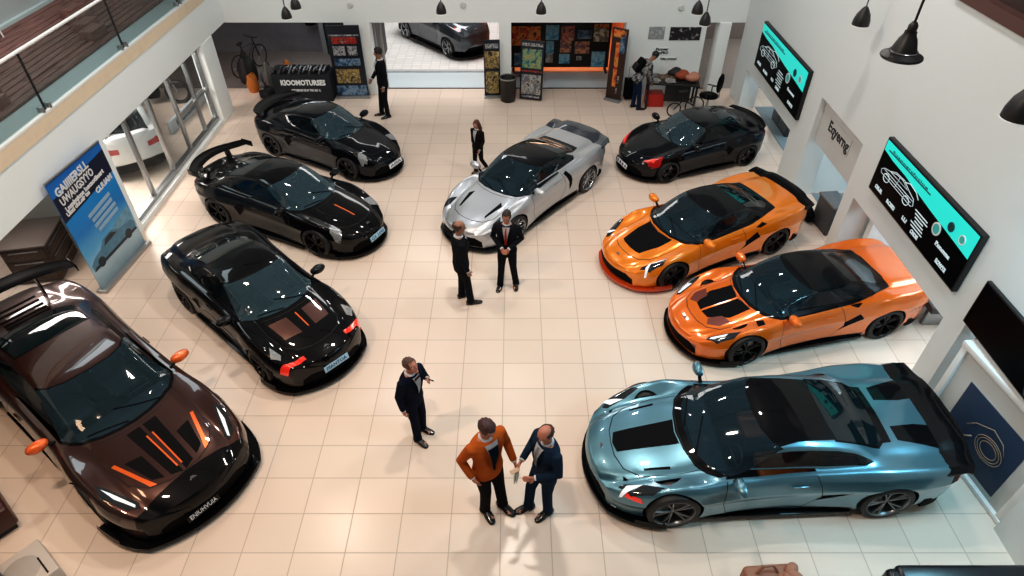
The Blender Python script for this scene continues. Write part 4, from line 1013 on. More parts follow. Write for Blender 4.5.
def build_props():
    screen('wall_screen', 'far wall screen with cyan band, nearest the desk and office chair', 13.37, 16.62, 1.50, 2.62, 1)
    screen('wall_screen', 'near large wall screen with cyan band, above the orange car with split stripe', 6.98, 9.84, 1.94, 2.93, 2)
    t = thing('wall_monitor', 'blank black monitor on the right wall above the white display cabinet', 'screen', (XR-.02, 5.75, 2.13)); t.matrix_world = Matrix.Translation((XR-.03, 5.7, 2.13)) @ MR
    b = new(); box(b, (1.75,.74,.06), (0,0,.0), bev=.01); obj('bezel', b, M_BLKP, t)
    b = new(); box(b, (1.70,.69,.005), (0,0,.033)); obj('display', b, mat('screen_off', (.002,.002,.003), .3, 0, 0, .1), t)
    b = new(); box(b, (.22,.30,.004), (.55,-.15,.036), rot=Matrix.Rotation(R(25),4,'Z')); obj('painted_reflection', b, mat('screen_grey_shape', (.05,.055,.09), .5, emit=.1), t)  # faintly glowing grey slab painted on as a reflection in the screen
    # ---- white display cabinet with the navy picture
    c = thing('display_cabinet', 'white display cabinet with a large navy picture on its side at the right edge', 'cabinet', (6.52, 4.50, 0), R(7))
    # near face runs along y; local origin at its near lower corner
    b = new(); span(b, .0, .55, 0, 1.74, 0, 1.62, bev=.01); obj('cabinet_body', b, mat('cabinet_white', (.56,.58,.57), .5), c)
    b = new()
    for z0, z1 in ((1.58, 1.68), (0, .08)): span(b, -.06, .60, -.05, 1.79, z0, z1, bev=.014)
    for y0, y1 in ((-.04, .06), (1.68, 1.78)): span(b, -.045, .05, y0, y1, .05, 1.6, bev=.01)
    obj('edge_moulding', b, M_TRIM, c)
    b = new(); span(b, -.012, .0, .26, 1.40, .18, 1.24); pic = obj('picture_panel', b, grad_mat('navy_print', [(0,(.012,.024,.06)),(.5,(.016,.035,.085)),(1,(.03,.06,.12))], 2, 0, 1.2), c); pic['label'] = 'navy blue picture with line sketch'
    b = new(); cx, cz = .66, .68
    for rr in (.14, .19, .23): tube(b, [(-.018, cx+rr*math.cos(2*PI*k/20), cz+rr*.8*math.sin(2*PI*k/20)) for k in range(21)], .007, 4)
    tube(b, [(-.018,.45,.82),(-.018,.55,.95),(-.018,.75,1.0),(-.018,1.0,.84),(-.018,1.1,.70)], .008, 4); tube(b, [(-.018,.95,.62),(-.018,1.05,.50),(-.018,1.18,.46)], .012, 4); tube(b, [(-.018,.9,.36),(-.018,1.15,.34)], .012, 4)
    obj('sketch_lines', b, mat('sketch_gold', (.30,.24,.18), .5), c, sharp=0)
    b = new(); tube(b, [(.10+.05*math.cos(2*PI*k/14),-.02+.05*math.sin(2*PI*k/14),1.69) for k in range(15)], .010, 5); tube(b, [(.2+.05*math.cos(2*PI*k/14),.06+.05*math.sin(2*PI*k/14),1.695) for k in range(15)], .010, 5); obj('ring_latch', b, M_CHROME, c)
    # clamp stand between wall and cabinet
    t = thing('camera_arm', 'black jointed arm behind the white display cabinet', 'arm', (6.66, 6.46, 0))
    b = new(); lathe(b, [(.0,0),(.08,0),(.08,.02),(.03,.04),(.025,1.05),(0,1.05)], 16); obj('stand', b, M_BLKP, t)
    b = new(); box(b, (.07,.12,.07), (0,0,1.08), bev=.015); tube(b, [(0,0,1.08),(.02,-.03,1.3),(-.08,-.03,1.52)], [.035,.03,.03], 8); obj('jointed_arm', b, M_BLKP, t)
    # ---- things in the right bays
    t = thing('waste_bin', 'grey box bin standing in the tall right wall bay', 'bin', (6.72, 11.35, 0), R(6))
    b = new(); box(b, (.36,.62,.66), (0,0,.33), bev=.02); obj('bin_body', b, mat('bin_grey', (.07,.075,.08), .5), t)
    b = new(); box(b, (.40,.66,.05), (0,0,.685), bev=.015); obj('bin_lid', b, mat('bin_lid_grey', (.14,.15,.16), .5), t)
    t = thing('shoulder_bag', 'black bag lying against the grey bin in the right bay', 'bag', (6.40, 11.62, 0))
    b = new(); ball(b, .2, (0,0,.17), (.5,1.1,.85)); obj('bag_body', b, M_MATTE, t); b = new(); tube(b, [(0,-.12,.3),(-.03,0,.46),(0,.12,.3)], .012, 6); obj('strap', b, M_MATTE, t)
    t = thing('bench', 'low dark grey bench in the bay under the near screen', 'bench', (7.6, 8.95, 0))
    b = new(); box(b, (.62,1.5,.14), (0,0,.42), bev=.03); obj('seat', b, mat('bench_grey', (.075,.08,.085), .8), t)
    for s in (-1, 1):
        b = new(); box(b, (.55,.08,.36), (0,s*.6,.18), bev=.01); obj('leg', b, M_ALU, t)
    b = new(); box(b, (.10,1.5,.45), (.30,0,.68), bev=.03); obj('backrest', b, _mats['bench_grey'], t)
    t = thing('cloth_rack', 'dark framed cabinet standing in the far low right bay', 'cabinet', (7.4, 16.0, 0))
    b = new(); box(b, (.5,1.1,.95), (0,0,.48), bev=.01); obj('cabinet_body', b, mat('rack_grey', (.06,.065,.07), .5), t)
    b = new(); box(b, (.03,.5,.8), (-.26,-.27,.5), bev=.005); obj('door', b, mat('rack_panel', (.10,.11,.12), .4), t); b = new(); box(b, (.03,.5,.8), (-.26,.27,.5), bev=.005); obj('door', b, _mats['rack_panel'], t)
    # ---- roll-up banner on the left
    t = thing('roll_up_banner', 'tall blue roll-up banner with a car picture in front of the white left wall', 'banner', (-7.42, 9.3, 0)); 
    t.matrix_world = Matrix.Translation((-7.76, 9.98, 0)) @ Matrix.Rotation(R(-5),4,'Z')
    W = 1.55; HB = 2.36
    b = new(); span(b, -.006, .006, -W/2, W/2, .06, HB); obj('banner_sheet', b, grad_mat('banner_print', [(0,(.20,.32,.40)),(.16,(.42,.58,.66)),(.33,(.10,.38,.64)),(.5,(.01,.20,.55)),(.72,(.01,.26,.66)),(1,(.01,.12,.45))], 2, .06, HB), t)
    b = new(); prism(b, [(-W/2, 1.58), (W/2, 1.74), (W/2, 2.20), (-W/2, 2.06)], .007, .010, ML); obj('title_band', b, mat('banner_navy', (.006,.010,.035), .5), t)
    for s_, z, sz, wd, yo in (('GAIIIIERSLL', 2.14, .21, .95, -.20), ('UWAUGSYYO', 1.96, .20, .98, -.17), ('Lnsnlysicos loscaotiieert', 1.82, .12, 1.20, -.04), ('Ulccl ooLoir tss', 1.71, .11, .70, -.32), ('CLIUAM', 1.66, .15, .52, .44)):
        b = new(); add_text(b, s_, sz, Matrix.Translation((0,0,.012)), width=wd, bold=.006); bmesh.ops.transform(b, matrix=Matrix.Translation((.0, yo, z)) @ ML @ Matrix.Rotation(R(5),4,'Z'), verts=b.verts); obj('lettering', b, INK, t, sharp=0)
    for k in range(4):
        b = new(); box(b, (.004, .72-.05*(k % 2), .075), (.010, .10+.02*k, 1.40-.115*k), rot=Matrix.Rotation(R(6),4,'X'), bev=.0015); obj('text_block', b, mat('banner_pale', (.30,.46,.60), .5, vary=.3, vscale=40), t)
    b = new()    # printed car
    prism(b, [(-.72,.46),(-.72,.58),(-.58,.66),(-.36,.70),(-.20,.83),(.08,.85),(.30,.74),(.66,.70),(.74,.60),(.72,.48)], .007, .011, ML); obj('car_print', b, mat('print_steel', (.08,.21,.31), .4, vary=.4, vscale=9), t)
    b = new(); prism(b, [(-.24,.70),(-.16,.80),(.04,.82),(.20,.73)], .011, .013, ML); obj('window_print', b, mat('print_dark', (.008,.02,.035), .4), t)
    b = new(); prism(b, [(-.72,.44),(.74,.44),(.70,.50),(-.66,.50)], .0075, .0125, ML); obj('shadow_print', b, _mats['print_dark'], t)
    for cy in (-.46, .46):
        b = new(); lathe(b, [(0,.014),(.10,.014),(.10,.007)], 20); bmesh.ops.transform(b, matrix=Matrix.Translation((0, cy, .50)) @ ML, verts=b.verts); obj('wheel_print', b, _mats['print_dark'], t)
    b = new(); prism(b, [(-.1,.72),(.3,.92),(.72,.98),(.74,.60),(.5,.66)], .0065, .009, ML); obj('wave_print', b, mat('print_wave', (.15,.32,.44), .4, vary=.5, vscale=7), t)
    b = new(); span(b, -.10, .12, -W/2-.04, W/2+.04, 0, .07, bev=.02); obj('base_cassette', b, mat('cassette_silver', (.45,.45,.45), .35, .8), t)
    b = new(); tube(b, [(-.03,0,.05),(-.03,0,HB)], .012, 8); span(b, -.02, .02, -W/2, W/2, HB-.01, HB+.02); obj('support_pole', b, M_ALU, t)
    # ---- chest of drawers in the recess
    t = thing('drawer_chest', 'dark brown chest of drawers in the recess left of the blue banner', 'cabinet', (-9.25, 9.95, 0), R(12))
    b = new(); box(b, (.78,.95,.80), (0,0,.42), bev=.012); obj('cabinet_body', b, M_CABW, t)
    b = new(); box(b, (.84,1.01,.04), (0,0,.84), bev=.008); obj('top', b, mat('grey_brown_top', (.115,.095,.085), .4), t)
    for k in range(3):
        b = new(); box(b, (.72,.02,.22), (0,-.48,.16+.25*k), bev=.006); d = obj('drawer', b, M_CABW, t); b = new(); box(b, (.5,.02,.02), (0,-.495,.24+.25*k), bev=.004); obj('handle', b, M_ALU, d)
        b = new(); box(b, (.02,.88,.22), (.395,0,.16+.25*k), bev=.006); d = obj('drawer', b, M_CABW, t); b = new(); box(b, (.02,.7,.018), (.41,0,.255+.25*k), bev=.004); obj('handle', b, M_ALU, d)
    o = poster_card('wall_note', 'small framed note on the grey recess wall above the brown chest', 0, 0, .34, .24, 0, art_mat('note_print', [(.35,.36,.36),(.55,.56,.55),(.25,.26,.26)], 9, 2)); o.location = (-9.0, 11.13, 1.45)
    # ---- back left storage room: cloth-covered table, clutter
    t = thing('covered_table', 'table under a black cloth with white lettering, in front of the dark storage room', 'table', (-6.07, 17.98, 0))
    b = new(); box(b, (1.66,.62,.80), (0,0,.40), bev=.02); obj('table_cloth', b, mat('black_cloth', (.008,.010,.016), .75, bump=.2, bscale=12), t)
    b = new(); box(b, (1.32,.006,.17), (.05,-.313,.56)); add_text(b, 'KIOOMOTURSES', .21, Matrix.Translation((.05,-.318,.56)) @ MB, 1, width=1.28, bold=.010); obj('lettering', b, [_mats['black_cloth'], INK], t, sharp=0)
    b = new(); box(b, (.86,.006,.07), (.10,-.313,.34)); add_text(b, 'HYP HEOOI OS 01 TNU 021 1L', .09, Matrix.Translation((.10,-.318,.34)) @ MB, 1, width=.84, bold=.003); obj('lettering', b, [_mats['black_cloth'], INK], t, sharp=0)
    b = new()
    for k in range(16): tube(b, [(-.76+.095*k, -.26+.1*math.sin(k*2.1), .805), (-.74+.095*k, -.05+.1*math.cos(k*1.3), .84+.02*(k % 3)), (-.70+.095*k, .24, .80)], [.035,.045,.035], 6)
    o = obj('plastic_wrap', b, mat('crumpled_film', (.05,.05,.055), .25, bump=.4, bscale=25), None); o.location = (-6.07, 17.98, .045); tag(o, 'crumpled grey plastic wrap spread over the black covered table', 'wrap', kind='stuff')
    cl = [((-8.05,18.95),'black rucksack',(.26,.22,.42),(.010,.010,.012)), ((-7.35,18.72),'grey sack',(.22,.2,.34),(.11,.11,.11)), ((-6.85,19.0),'orange bag',(.2,.18,.30),(.50,.17,.03)), ((-7.75,18.35),'small orange pack',(.18,.16,.26),(.42,.13,.02)), ((-7.22,18.02),'folded dark tarp',(.26,.18,.13),(.016,.017,.02)), ((-6.95,18.42),'pale bundle',(.12,.14,.3),(.20,.20,.19))]
    for (x, y), nm, s, c in cl:
        t = thing('bag', '%s in the clutter left of the black covered table' % nm, 'bag', (x, y, 0), R(x*70 % 50))
        b = new(); ball(b, 1, (0,0,s[2]), s, seg=14)
        rn = random.Random(nm)
        for v in b.verts: k_ = 1+.16*math.sin(21*v.co.x+13*v.co.z)*math.sin(17*v.co.y+11*v.co.z+1)+.05*rn.random(); v.co = Vector((v.co.x*k_, v.co.y*k_, max(0, (v.co.z-s[2]*.35)*1.25)*k_))
        obj('bag_body', b, mat('bag_'+nm.replace(' ', '_'), c, .7, bump=.4, bscale=14), t)
        b = new(); tube(b, [(-.09,0,s[2]*1.75),(-.04,0,s[2]*2.2),(.05,0,s[2]*2.2),(.09,0,s[2]*1.75)], .014, 6); obj('handle', b, M_MATTE, t)
    t = thing('bicycle', 'dark bicycle leaning in the storage room behind the white pillar', 'bicycle', (-8.3, 19.9, 0), R(70))
    for x in (-.5, .5):
        b = new(); tube(b, [(x+.33*math.cos(2*PI*k/24),0,.34+.33*math.sin(2*PI*k/24)) for k in range(25)], .02, 6, caps=False); wo = obj('wheel', b, M_TYRE, t)
        b = new()
        for k in range(8): tube(b, [(x,0,.34),(x+.31*math.cos(PI*k/4),0,.34+.31*math.sin(PI*k/4))], .004, 4)
        obj('spokes', b, M_ALU, wo)
    b = new()
    for p in ([(-.5,0,.34),(-.1,0,.32),(.35,0,.78),(-.22,0,.80),(-.5,0,.34)], [(-.1,0,.32),(-.24,0,.92)], [(.5,0,.34),(.33,0,.92)]): tube(b, p, .022, 6)
    obj('frame', b, M_BLKP, t); b = new(); ball(b, .1, (-.25,0,.95), (1.3,.6,.4)); obj('saddle', b, M_BLKP, t); b = new(); tube(b, [(.3,-.25,1.0),(.36,0,.95),(.3,.25,1.0)], .016, 6); obj('handlebar', b, M_BLKP, t)
    t = thing('wall_cabinet', 'dark square panel on the storage room back wall', 'cabinet', (-5.65, 21.5, 0)); b = new(); box(b, (.85,.16,.95), (0,0,.75), bev=.01); obj('cabinet_body', b, mat('cab_dark', (.012,.013,.016), .4), t); b = new(); box(b, (.76,.02,.86), (0,-.085,.75), bev=.004); obj('door', b, mat('cab_dark2', (.02,.022,.028), .3), t)
    t = thing('hanging_coat', 'dark coat hanging on a pale post in the storage room', 'coat', (-6.6, 21.3, 1.0)); b = new(); tube(b, [(0,0,1.0),(0,0,.8),(.02,0,.4),(0,0,.0)], [.04,.16,.2,.17], 8); obj('coat_body', b, M_MATTE, t)
    for s in (-1, 1):
        b = new(); tube(b, [(s*.12,0,.82),(s*.2,0,.5),(s*.2,-.04,.25)], [.06,.06,.05], 8); obj('sleeve', b, M_MATTE, t)
    b = new(); span(b, -6.35, -6.2, 21.3, 21.5, 0, 2.2); struct('trim_7', b, mat('storage_post', (.16,.17,.18), .7))
    # ---- poster stands round the entrance
    def stand(label, x, y, rz, w, h, parts, lean=0., base=True, m=None, name='poster_stand', face=None):
        t = thing(name, label, 'display stand', (x, y, 0)); t.matrix_world = Matrix.Translation((x, y, 0)) @ Matrix.Rotation(R(rz),4,'Z') @ Matrix.Rotation(R(lean),4,'X')
        b = new(); box(b, (w, .05, h), (0,0,h/2+.04), bev=.008); obj('panel', b, m or mat('stand_navy', (.008,.011,.020), .4), t)
        for i, (px, pz, pw, ph, am) in enumerate(parts):
            b = new(); box(b, (pw*w, .008, ph*h), ((px-.5)*w, -.028, pz*h+.04)); obj('print', b, am, t)
        if base:
            b = new(); box(b, (w*1.06,.26,.06), (0,.0,.03), bev=.01); obj('base', b, mat('stand_base', (.30,.31,.32), .4, .5), t)
        return t
    red = art_mat('print_red', [(.25,.01,.01),(.5,.03,.02),(.02,.01,.01),(.6,.3,.25)], 14, 1); wht = art_mat('print_white', [(.01,.012,.02),(.5,.5,.5),(.02,.03,.05),(.4,.42,.45)], 11, 2); gold = art_mat('print_gold', [(.01,.012,.02),(.42,.30,.10),(.03,.03,.03),(.55,.42,.18)], 7, 3); bl = art_mat('print_blue', [(.005,.015,.05),(.02,.08,.18),(.2,.3,.4),(.005,.01,.03)], 7, 4)
    teal = art_mat('print_teal', [(.01,.03,.06),(.05,.22,.20),(.35,.33,.10),(.02,.10,.18)], 9, 5); mix = art_mat('print_mix', [(.01,.02,.04),(.45,.42,.36),(.05,.09,.16),(.35,.22,.08)], 9, 6); fire = art_mat('print_fire', [(.10,.01,.01),(.55,.06,.015),(.75,.28,.06),(.06,.01,.01)], 6, 7)
    stand('dark roll-up poster with gold pictures at the left of the entrance column', -4.72, 17.98, 2, .92, 2.02, [(.5,.87,.9,.02,wht), (.5,.80,.75,.09,red), (.30,.66,.36,.13,wht), (.70,.66,.28,.13,wht), (.5,.50,.78,.10,bl), (.45,.30,.72,.20,gold), (.5,.09,.94,.14,bl)])
    stand('tall gold and navy poster stand right of the entrance opening', -.63, 18.0, 4, .46, 1.62, [(.5,.90,.8,.08,wht), (.5,.66,.9,.30,gold), (.5,.25,.8,.40,gold), (.2,.15,.25,.12,bl)])
    stand('leaning framed poster board with teal and mixed prints before the poster wall', .48, 17.74, -14, .66, 1.64, [(.5,.93,.9,.05,wht), (.5,.70,.84,.32,teal), (.5,.49,.92,.025,red), (.5,.26,.86,.34,mix), (.5,.05,.8,.03,wht)], base=False, lean=-7)
    stand('narrow dark display column at the right side of the poster room opening', 2.88, 17.75, -32, .46, 2.0, [(.75,.80,.30,.26,bl), (.45,.5,.25,.62,fire), (.70,.30,.10,.10,wht), (.66,.14,.10,.08,wht), (.5,.93,.8,.1,fire)], m=mat('column_rust', (.035,.014,.010), .4), lean=-2)
    t = thing('waste_basket', 'black round litter bin between the two poster stands', 'bin', (-.17, 17.76, 0))
    b = new(); lathe(b, [(0,0),(.20,0),(.215,.02),(.235,.66),(.245,.68),(.23,.69),(.2,.60),(0,.58)], 24); obj('bin_body', b, mat('bin_black', (.016,.013,.013), .45), t); b = new(); lathe(b, [(.225,.66),(.25,.67),(.25,.70),(.225,.70),(.225,.66)], 24); obj('rim', b, M_ALU, t)
    t = thing('trinket_stool', 'small dark stool behind the black litter bin', 'stool', (.09, 18.04, 0)); b = new(); lathe(b, [(0,.62),(.12,.62),(.135,.66),(.12,.70),(0,.70)], 18); obj('seat', b, mat('stool_brown', (.04,.02,.02), .5), t)
    for k in range(3):
        b = new(); tube(b, [(.1*math.cos(k*2.1),.1*math.sin(k*2.1),.63),(.12*math.cos(k*2.1),.12*math.sin(k*2.1),0)], .014, 6); obj('leg', b, M_ALU, t)
    # ---- poster wall
    t = thing('poster_board', 'big black board of pictures on the wall of the poster room', 'board', (1.44, 19.98, 0))
    b = new(); box(b, (3.06,.08,1.75), (0,0,.99), bev=.01); obj('board_panel', b, mat('board_black', (.006,.007,.009), .5), t)
    for s in (-1, 1):
        b = new(); box(b, (.07,.5,.05), (s*1.45,0,.025), bev=.01); tube(b, [(s*1.45,0,.03),(s*1.45,.03,.6)], .025, 6); obj('foot', b, M_BLKP, t)
    cyan = art_mat('card_cyan', [(.02,.10,.18),(.08,.30,.45),(.25,.42,.5),(.02,.06,.1)], 5, 8); pink = art_mat('card_coral', [(.35,.05,.03),(.55,.18,.12),(.10,.02,.02),(.6,.3,.2)], 6, 9); cream = art_mat('card_cream', [(.55,.48,.34),(.60,.55,.42),(.05,.05,.05),(.5,.42,.3)], 5, 10)
    orb = art_mat('card_orange', [(.45,.13,.06),(.60,.28,.16),(.10,.03,.02),(.3,.2,.3)], 7, 11); bld = art_mat('card_navy', [(.01,.02,.05),(.03,.08,.16),(.2,.25,.3)], 6, 12)
    rows = [(.0,.62,1.0,.72,fire,'large fiery red picture'),(1.18,.75,.46,.56,cyan,'upper blue car picture'),(1.72,.72,.46,.54,pink,'coral red picture in the top row'),(2.30,.68,.50,.34,bld,'dark navy picture with white script'),(2.86,.66,.52,.50,cream,'cream picture with black figure'),(2.86,1.0,.52,.14,fire,'narrow red strip above the cream picture'),
        (1.20,.20,.28,.46,cyan,'small plain blue picture'),(1.70,.22,.40,.46,orb,'orange ring picture'),(2.22,.18,.52,.46,orb,'brown orange figures picture'),(1.20,-.22,.26,.38,mix,'striped grey picture'),(1.68,-.26,.38,.38,cyan,'lower middle pale blue picture'),(2.30,-.24,.18,.16,wht,'little white emblem picture'),(2.84,-.28,.48,.60,cyan,'tall blue tower picture'),(.08,-.28,.5,.5,bld,'dark blue picture low at the left')]
    for x, z, w, h, m, lab in rows:
        o = poster_card('poster', lab+' on the black poster board', -.06+(x+w/2)*.875, .60+z*.80, w*.875, h*.80, 19.93, m, 'pictures on the poster board')
    # ---- wall posters near the desk
    poster_card('wall_poster', 'pale grey poster with small lettering high on the back wall', 3.98, 1.78, .44, .34, YB-.01, art_mat('pale_print', [(.45,.48,.47),(.25,.28,.3),(.55,.57,.56)], 12, 13))
    poster_card('wall_poster', 'wide black poster beside the pale one on the back wall', 4.78, 1.76, .86, .36, YB-.01, art_mat('black_print', [(.012,.012,.016),(.02,.02,.025),(.012,.012,.016),(.45,.4,.4)], 8, 14))
    b = new(); box(b, (.42,.012,.20), (0,0,0)); add_text(b, 'Pacoser\nmmPRO', .10, Matrix.Translation((0,-.010,0)) @ MB, 1, width=.38, bold=.004); o = obj('wall_lettering', b, [M_WALL, mat('sign_ink', (.03,.03,.035), .6)]); o.location = (4.20, YB-.008, 1.28); tag(o, 'dark two-line lettering on the back wall above the cluttered desk', 'sign')
    b = new(); box(b, (.50,.012,.07), (0,0,0)); add_text(b, 'Ctho oowred', .08, Matrix.Translation((0,-.010,0)) @ MB, 1, width=.46, bold=.003); o = obj('wall_lettering', b, [M_WALL, _mats['sign_ink']]); o.location = (4.42, YB-.008, 1.06); tag(o, 'single thin line of lettering under the two-line lettering on the back wall', 'sign')
    # ---- desk with clutter
    t = thing('desk', 'black desk piled with papers and bags by the back wall', 'desk', (4.45, 17.42, 0), R(-8))
    b = new(); box(b, (1.45,.72,.04), (0,0,.74), bev=.008); obj('tabletop', b, M_BLKP, t)
    for sx in (-1, 1):
        for sy in (-1, 1):
            b = new(); box(b, (.06,.06,.72), (sx*.66,sy*.30,.36), bev=.006); obj('leg', b, M_BLKP, t)
    b = new(); box(b, (.7,.03,.45), (.15,-.30,.48), bev=.004); obj('modesty_panel', b, M_BLKP, t)
    rn = random.Random(4)
    pm = [art_mat('clutter_%s' % n, c, 9, i) for i, (n, c) in enumerate((('paper', [(.45,.43,.4),(.2,.19,.18),(.6,.58,.55)]), ('tan', [(.3,.2,.13),(.1,.06,.04),(.4,.3,.2)]), ('grey', [(.1,.1,.1),(.3,.3,.3),(.05,.05,.05)])))]
    for k, (x, y, lab) in enumerate(((-.50,-.18,'white paper stack at the near left'),(-.30,.10,'tan folder pile behind the papers'),(-.52,.18,'grey paper pile at the back left'),(-.08,-.15,'paper pile at the front middle'),(-.05,.2,'grey magazine pile at the back middle'))):
        b = new()
        for q in range(4): box(b, (.26,.20,.014), (rn.uniform(-.02,.02), rn.uniform(-.02,.02), .007+.0135*q), rot=Matrix.Rotation(rn.uniform(-.3,.3),4,'Z'))
        o = obj('paper_pile', b, pm[k % 3]); o.matrix_world = Matrix.Translation((4.45,17.42,0)) @ Matrix.Rotation(R(-8),4,'Z') @ Matrix.Translation((x, y, .762)); tag(o, lab+' on the black desk', 'papers')
    for x, y, c, lab in ((.24,.05,(.30,.06,.02),'rust orange jacket heaped on the black desk'),(.05,.22,(.02,.02,.025),'black bag heaped at the back of the black desk'),(.52,-.06,(.48,.22,.15),'salmon bag at the right end of the black desk')):
        b = new(); ball(b, .17, (0,0,.12), (1.2,.9,.75), seg=14)
        for v in b.verts: v.co *= 1+.12*math.sin(16*v.co.x+11*v.co.y); v.co.z = max(0, v.co.z)
        o = obj('bag', b, mat('heap_%d' % int(x*100), c, .7, bump=.4, bscale=12)); o.matrix_world = Matrix.Translation((4.45,17.42,.762)) @ Matrix.Rotation(R(-8),4,'Z') @ Matrix.Translation((x, y, 0)); tag(o, lab, 'bag')
    o = obj('storage_crate', (lambda b: (box(b, (.5,.4,.36), (0,0,.18), bev=.02), b)[-1])(new()), mat('crate_red', (.50,.03,.02), .5)); o.location = (4.02, 17.50, 0); tag(o, 'bright red crate on the floor under the left end of the black desk', 'crate')
    t = thing('office_chair', 'black office chair with a round back at the right end of the desk', 'chair', (5.42, 17.0, 0), R(150))
    b = new(); ball(b, .27, (0,0,.48), (1,1,.22)); obj('seat', b, M_MATTE, t)
    b = new(); ball(b, .27, (-.24,0,.88), (.25,1.0,.95)); obj('backrest', b, M_MATTE, t)
    b = new(); tube(b, [(0,0,.42),(0,0,.08)], .03, 8); tube(b, [(-.1,0,.42),(-.28,0,.5),(-.25,0,.75)], .02, 6); obj('column', b, M_ALU, t)
    for k in range(5):
        b = new(); a = 2*PI*k/5; tube(b, [(0,0,.10),(.28*math.cos(a),.28*math.sin(a),.06)], [.025,.016], 6); ball(b, .03, (.28*math.cos(a),.28*math.sin(a),.03)); obj('leg', b, M_BLKP, t)
    for s in (-1, 1):
        b = new(); tube(b, [(0,s*.24,.46),(.02,s*.30,.62),(-.14,s*.30,.66),(.16,s*.30,.66)], .018, 6); obj('armrest', b, M_BLKP, t)
    t = thing('folding_bicycle', 'small black wheeled frame standing before the desk and office chair', 'bicycle', (4.72, 16.78, 0), R(8))
    for x in (-.28, .30):
        b = new(); r_ = .19 if x < 0 else .26; tube(b, [(x+r_*math.cos(2*PI*k/22),0,r_+r_*math.sin(2*PI*k/22)) for k in range(23)], .02, 6, caps=False); wo = obj('wheel', b, M_TYRE, t)
        b = new()
        for k in range(6): tube(b, [(x-r_*.95*math.cos(PI*k/6),0,r_-r_*.95*math.sin(PI*k/6)),(x+r_*.95*math.cos(PI*k/6),0,r_+r_*.95*math.sin(PI*k/6))], .004, 4)
        obj('spokes', b, M_ALU, wo)
    b = new(); tube(b, [(-.28,0,.19),(-.05,0,.45),(.30,0,.26)], .02, 6); tube(b, [(-.05,0,.45),(-.10,0,.70)], .018, 6); tube(b, [(-.24,0,.70),(.02,0,.70)], .03, 6); obj('frame', b, M_BLKP, t)
    t = thing('suitcase', 'black suitcase standing behind the person at the desk', 'suitcase', (3.38, 17.86, 0), R(10)); b = new(); box(b, (.36,.24,.58), (0,0,.33), bev=.04); obj('case_body', b, M_MATTE, t); b = new(); tube(b, [(-.1,0,.6),(-.1,0,.95),(.1,0,.95),(.1,0,.6)], .012, 6); obj('handle', b, M_ALU, t)
    for s in (-1, 1):
        b = new(); ball(b, .04, (s*.12,0,.04)); obj('wheel', b, M_BLKP, t)
    # ---- wall fittings
    for i, (x, z, lab) in enumerate(((-4.45,2.52,'small round detector on the back wall above the left poster'),(-1.38,2.52,'small round detector on the back wall between the middle pendant lamps'),(4.55,2.45,'small round detector on the back wall above the wall posters'))):
        b = new(); lathe(b, [(0,.05),(.06,.05),(.08,.03),(.085,0),(0,0)], 20); o = obj('smoke_detector', b, mat('detector_white', (.62,.64,.62), .5)); o.matrix_world = Matrix.Translation((x, YB, z)) @ MB; tag(o, lab, 'detector')
    # ---- pendant lamps
    for p in PENDANTS: pendant(*p)
    # ---- near edge of the frame
    t = thing('leather_ottoman', 'dark red-brown leather bench at the lower left edge', 'ottoman', (-7.12, 4.50, 0), R(-40)); b = new(); box(b, (.95,.62,.36), (0,0,.27), bev=.05, seg=3); obj('seat', b, mat('oxblood_leather', (.050,.012,.010), .4, vary=.2), t); b = new(); box(b, (.85,.52,.10), (0,0,.05)); obj('plinth', b, M_BLKP, t)
    t = thing('side_table', 'dark grey side table with a glass top in the lower left corner', 'table', (-6.60, 3.62, 0), R(-38)); b = new(); box(b, (.75,.52,.05), (0,0,.40), bev=.01); obj('tabletop', b, mat('smoked_top', (.10,.11,.12), .15, 0, 1), t); b = new(); box(b, (.76,.10,.36), (0,-.22,.19), bev=.01); box(b, (.10,.50,.36), (.33,0,.19), bev=.01); obj('base', b, mat('slate_panel', (.015,.020,.028), .4), t)
    t = thing('floor_display', 'cream display plinth with a round inlay at the bottom left', 'plinth', (-6.05, 3.70, 0), R(-38)); b = new(); box(b, (.62,.62,.24), (0,0,.12), bev=.02); obj('plinth_body', b, mat('cream_laminate', (.52,.46,.41), .4), t); b = new(); lathe(b, [(0,.245),(.2,.245),(.21,.24),(0,.24)], 28); obj('round_inlay', b, mat('cream_grey', (.38,.34,.31), .4), t); b = new(); box(b, (.30,.02,.01), (.12,.2,.243), bev=.002); obj('slot', b, M_SEAM, t)
    t = thing('leather_bag', 'tan leather holdall on the floor at the bottom edge', 'bag', (3.15, 3.62, 0), R(4)); b = new(); box(b, (.62,.34,.26), (-.02,0,.15), bev=.06, seg=3); obj('bag_body', b, mat('tan_leather', (.30,.135,.085), .55, bump=.2, bscale=10), t)
    for k in range(4):
        b = new(); ball(b, .11, (.16+.08*(k % 2), -.02+.08*math.sin(k*2), .27+.02*k), (1.1,.7,.6), rot=Matrix.Rotation(k*.8,4,'Z')); obj('folded_scarf', b, mat('tan_scarf', (.36,.17,.11), .7, bump=.4, bscale=16), t)
    b = new(); tube(b, [(-.2,.05,.26),(-.12,.08,.40),(.0,.08,.40),(.08,.05,.27)], .018, 6); obj('handle', b, _mats['tan_leather'], t)
    t = thing('reception_sofa', 'black leather sofa at the bottom right edge', 'sofa', (5.38, 3.08, 0), R(0)); lm = mat('black_leather', (.008,.009,.013), .3)
    b = new(); box(b, (1.75,.26,.52), (0,.42,.34), bev=.06, seg=3); obj('backrest', b, lm, t)
    for s in (-1, 1):
        b = new(); box(b, (.26,.85,.50), (s*.86,.10,.32), bev=.07, seg=3); obj('armrest', b, lm, t)
    b = new(); box(b, (1.5,.62,.30), (0,.05,.20), bev=.05, seg=3); obj('seat', b, lm, t)
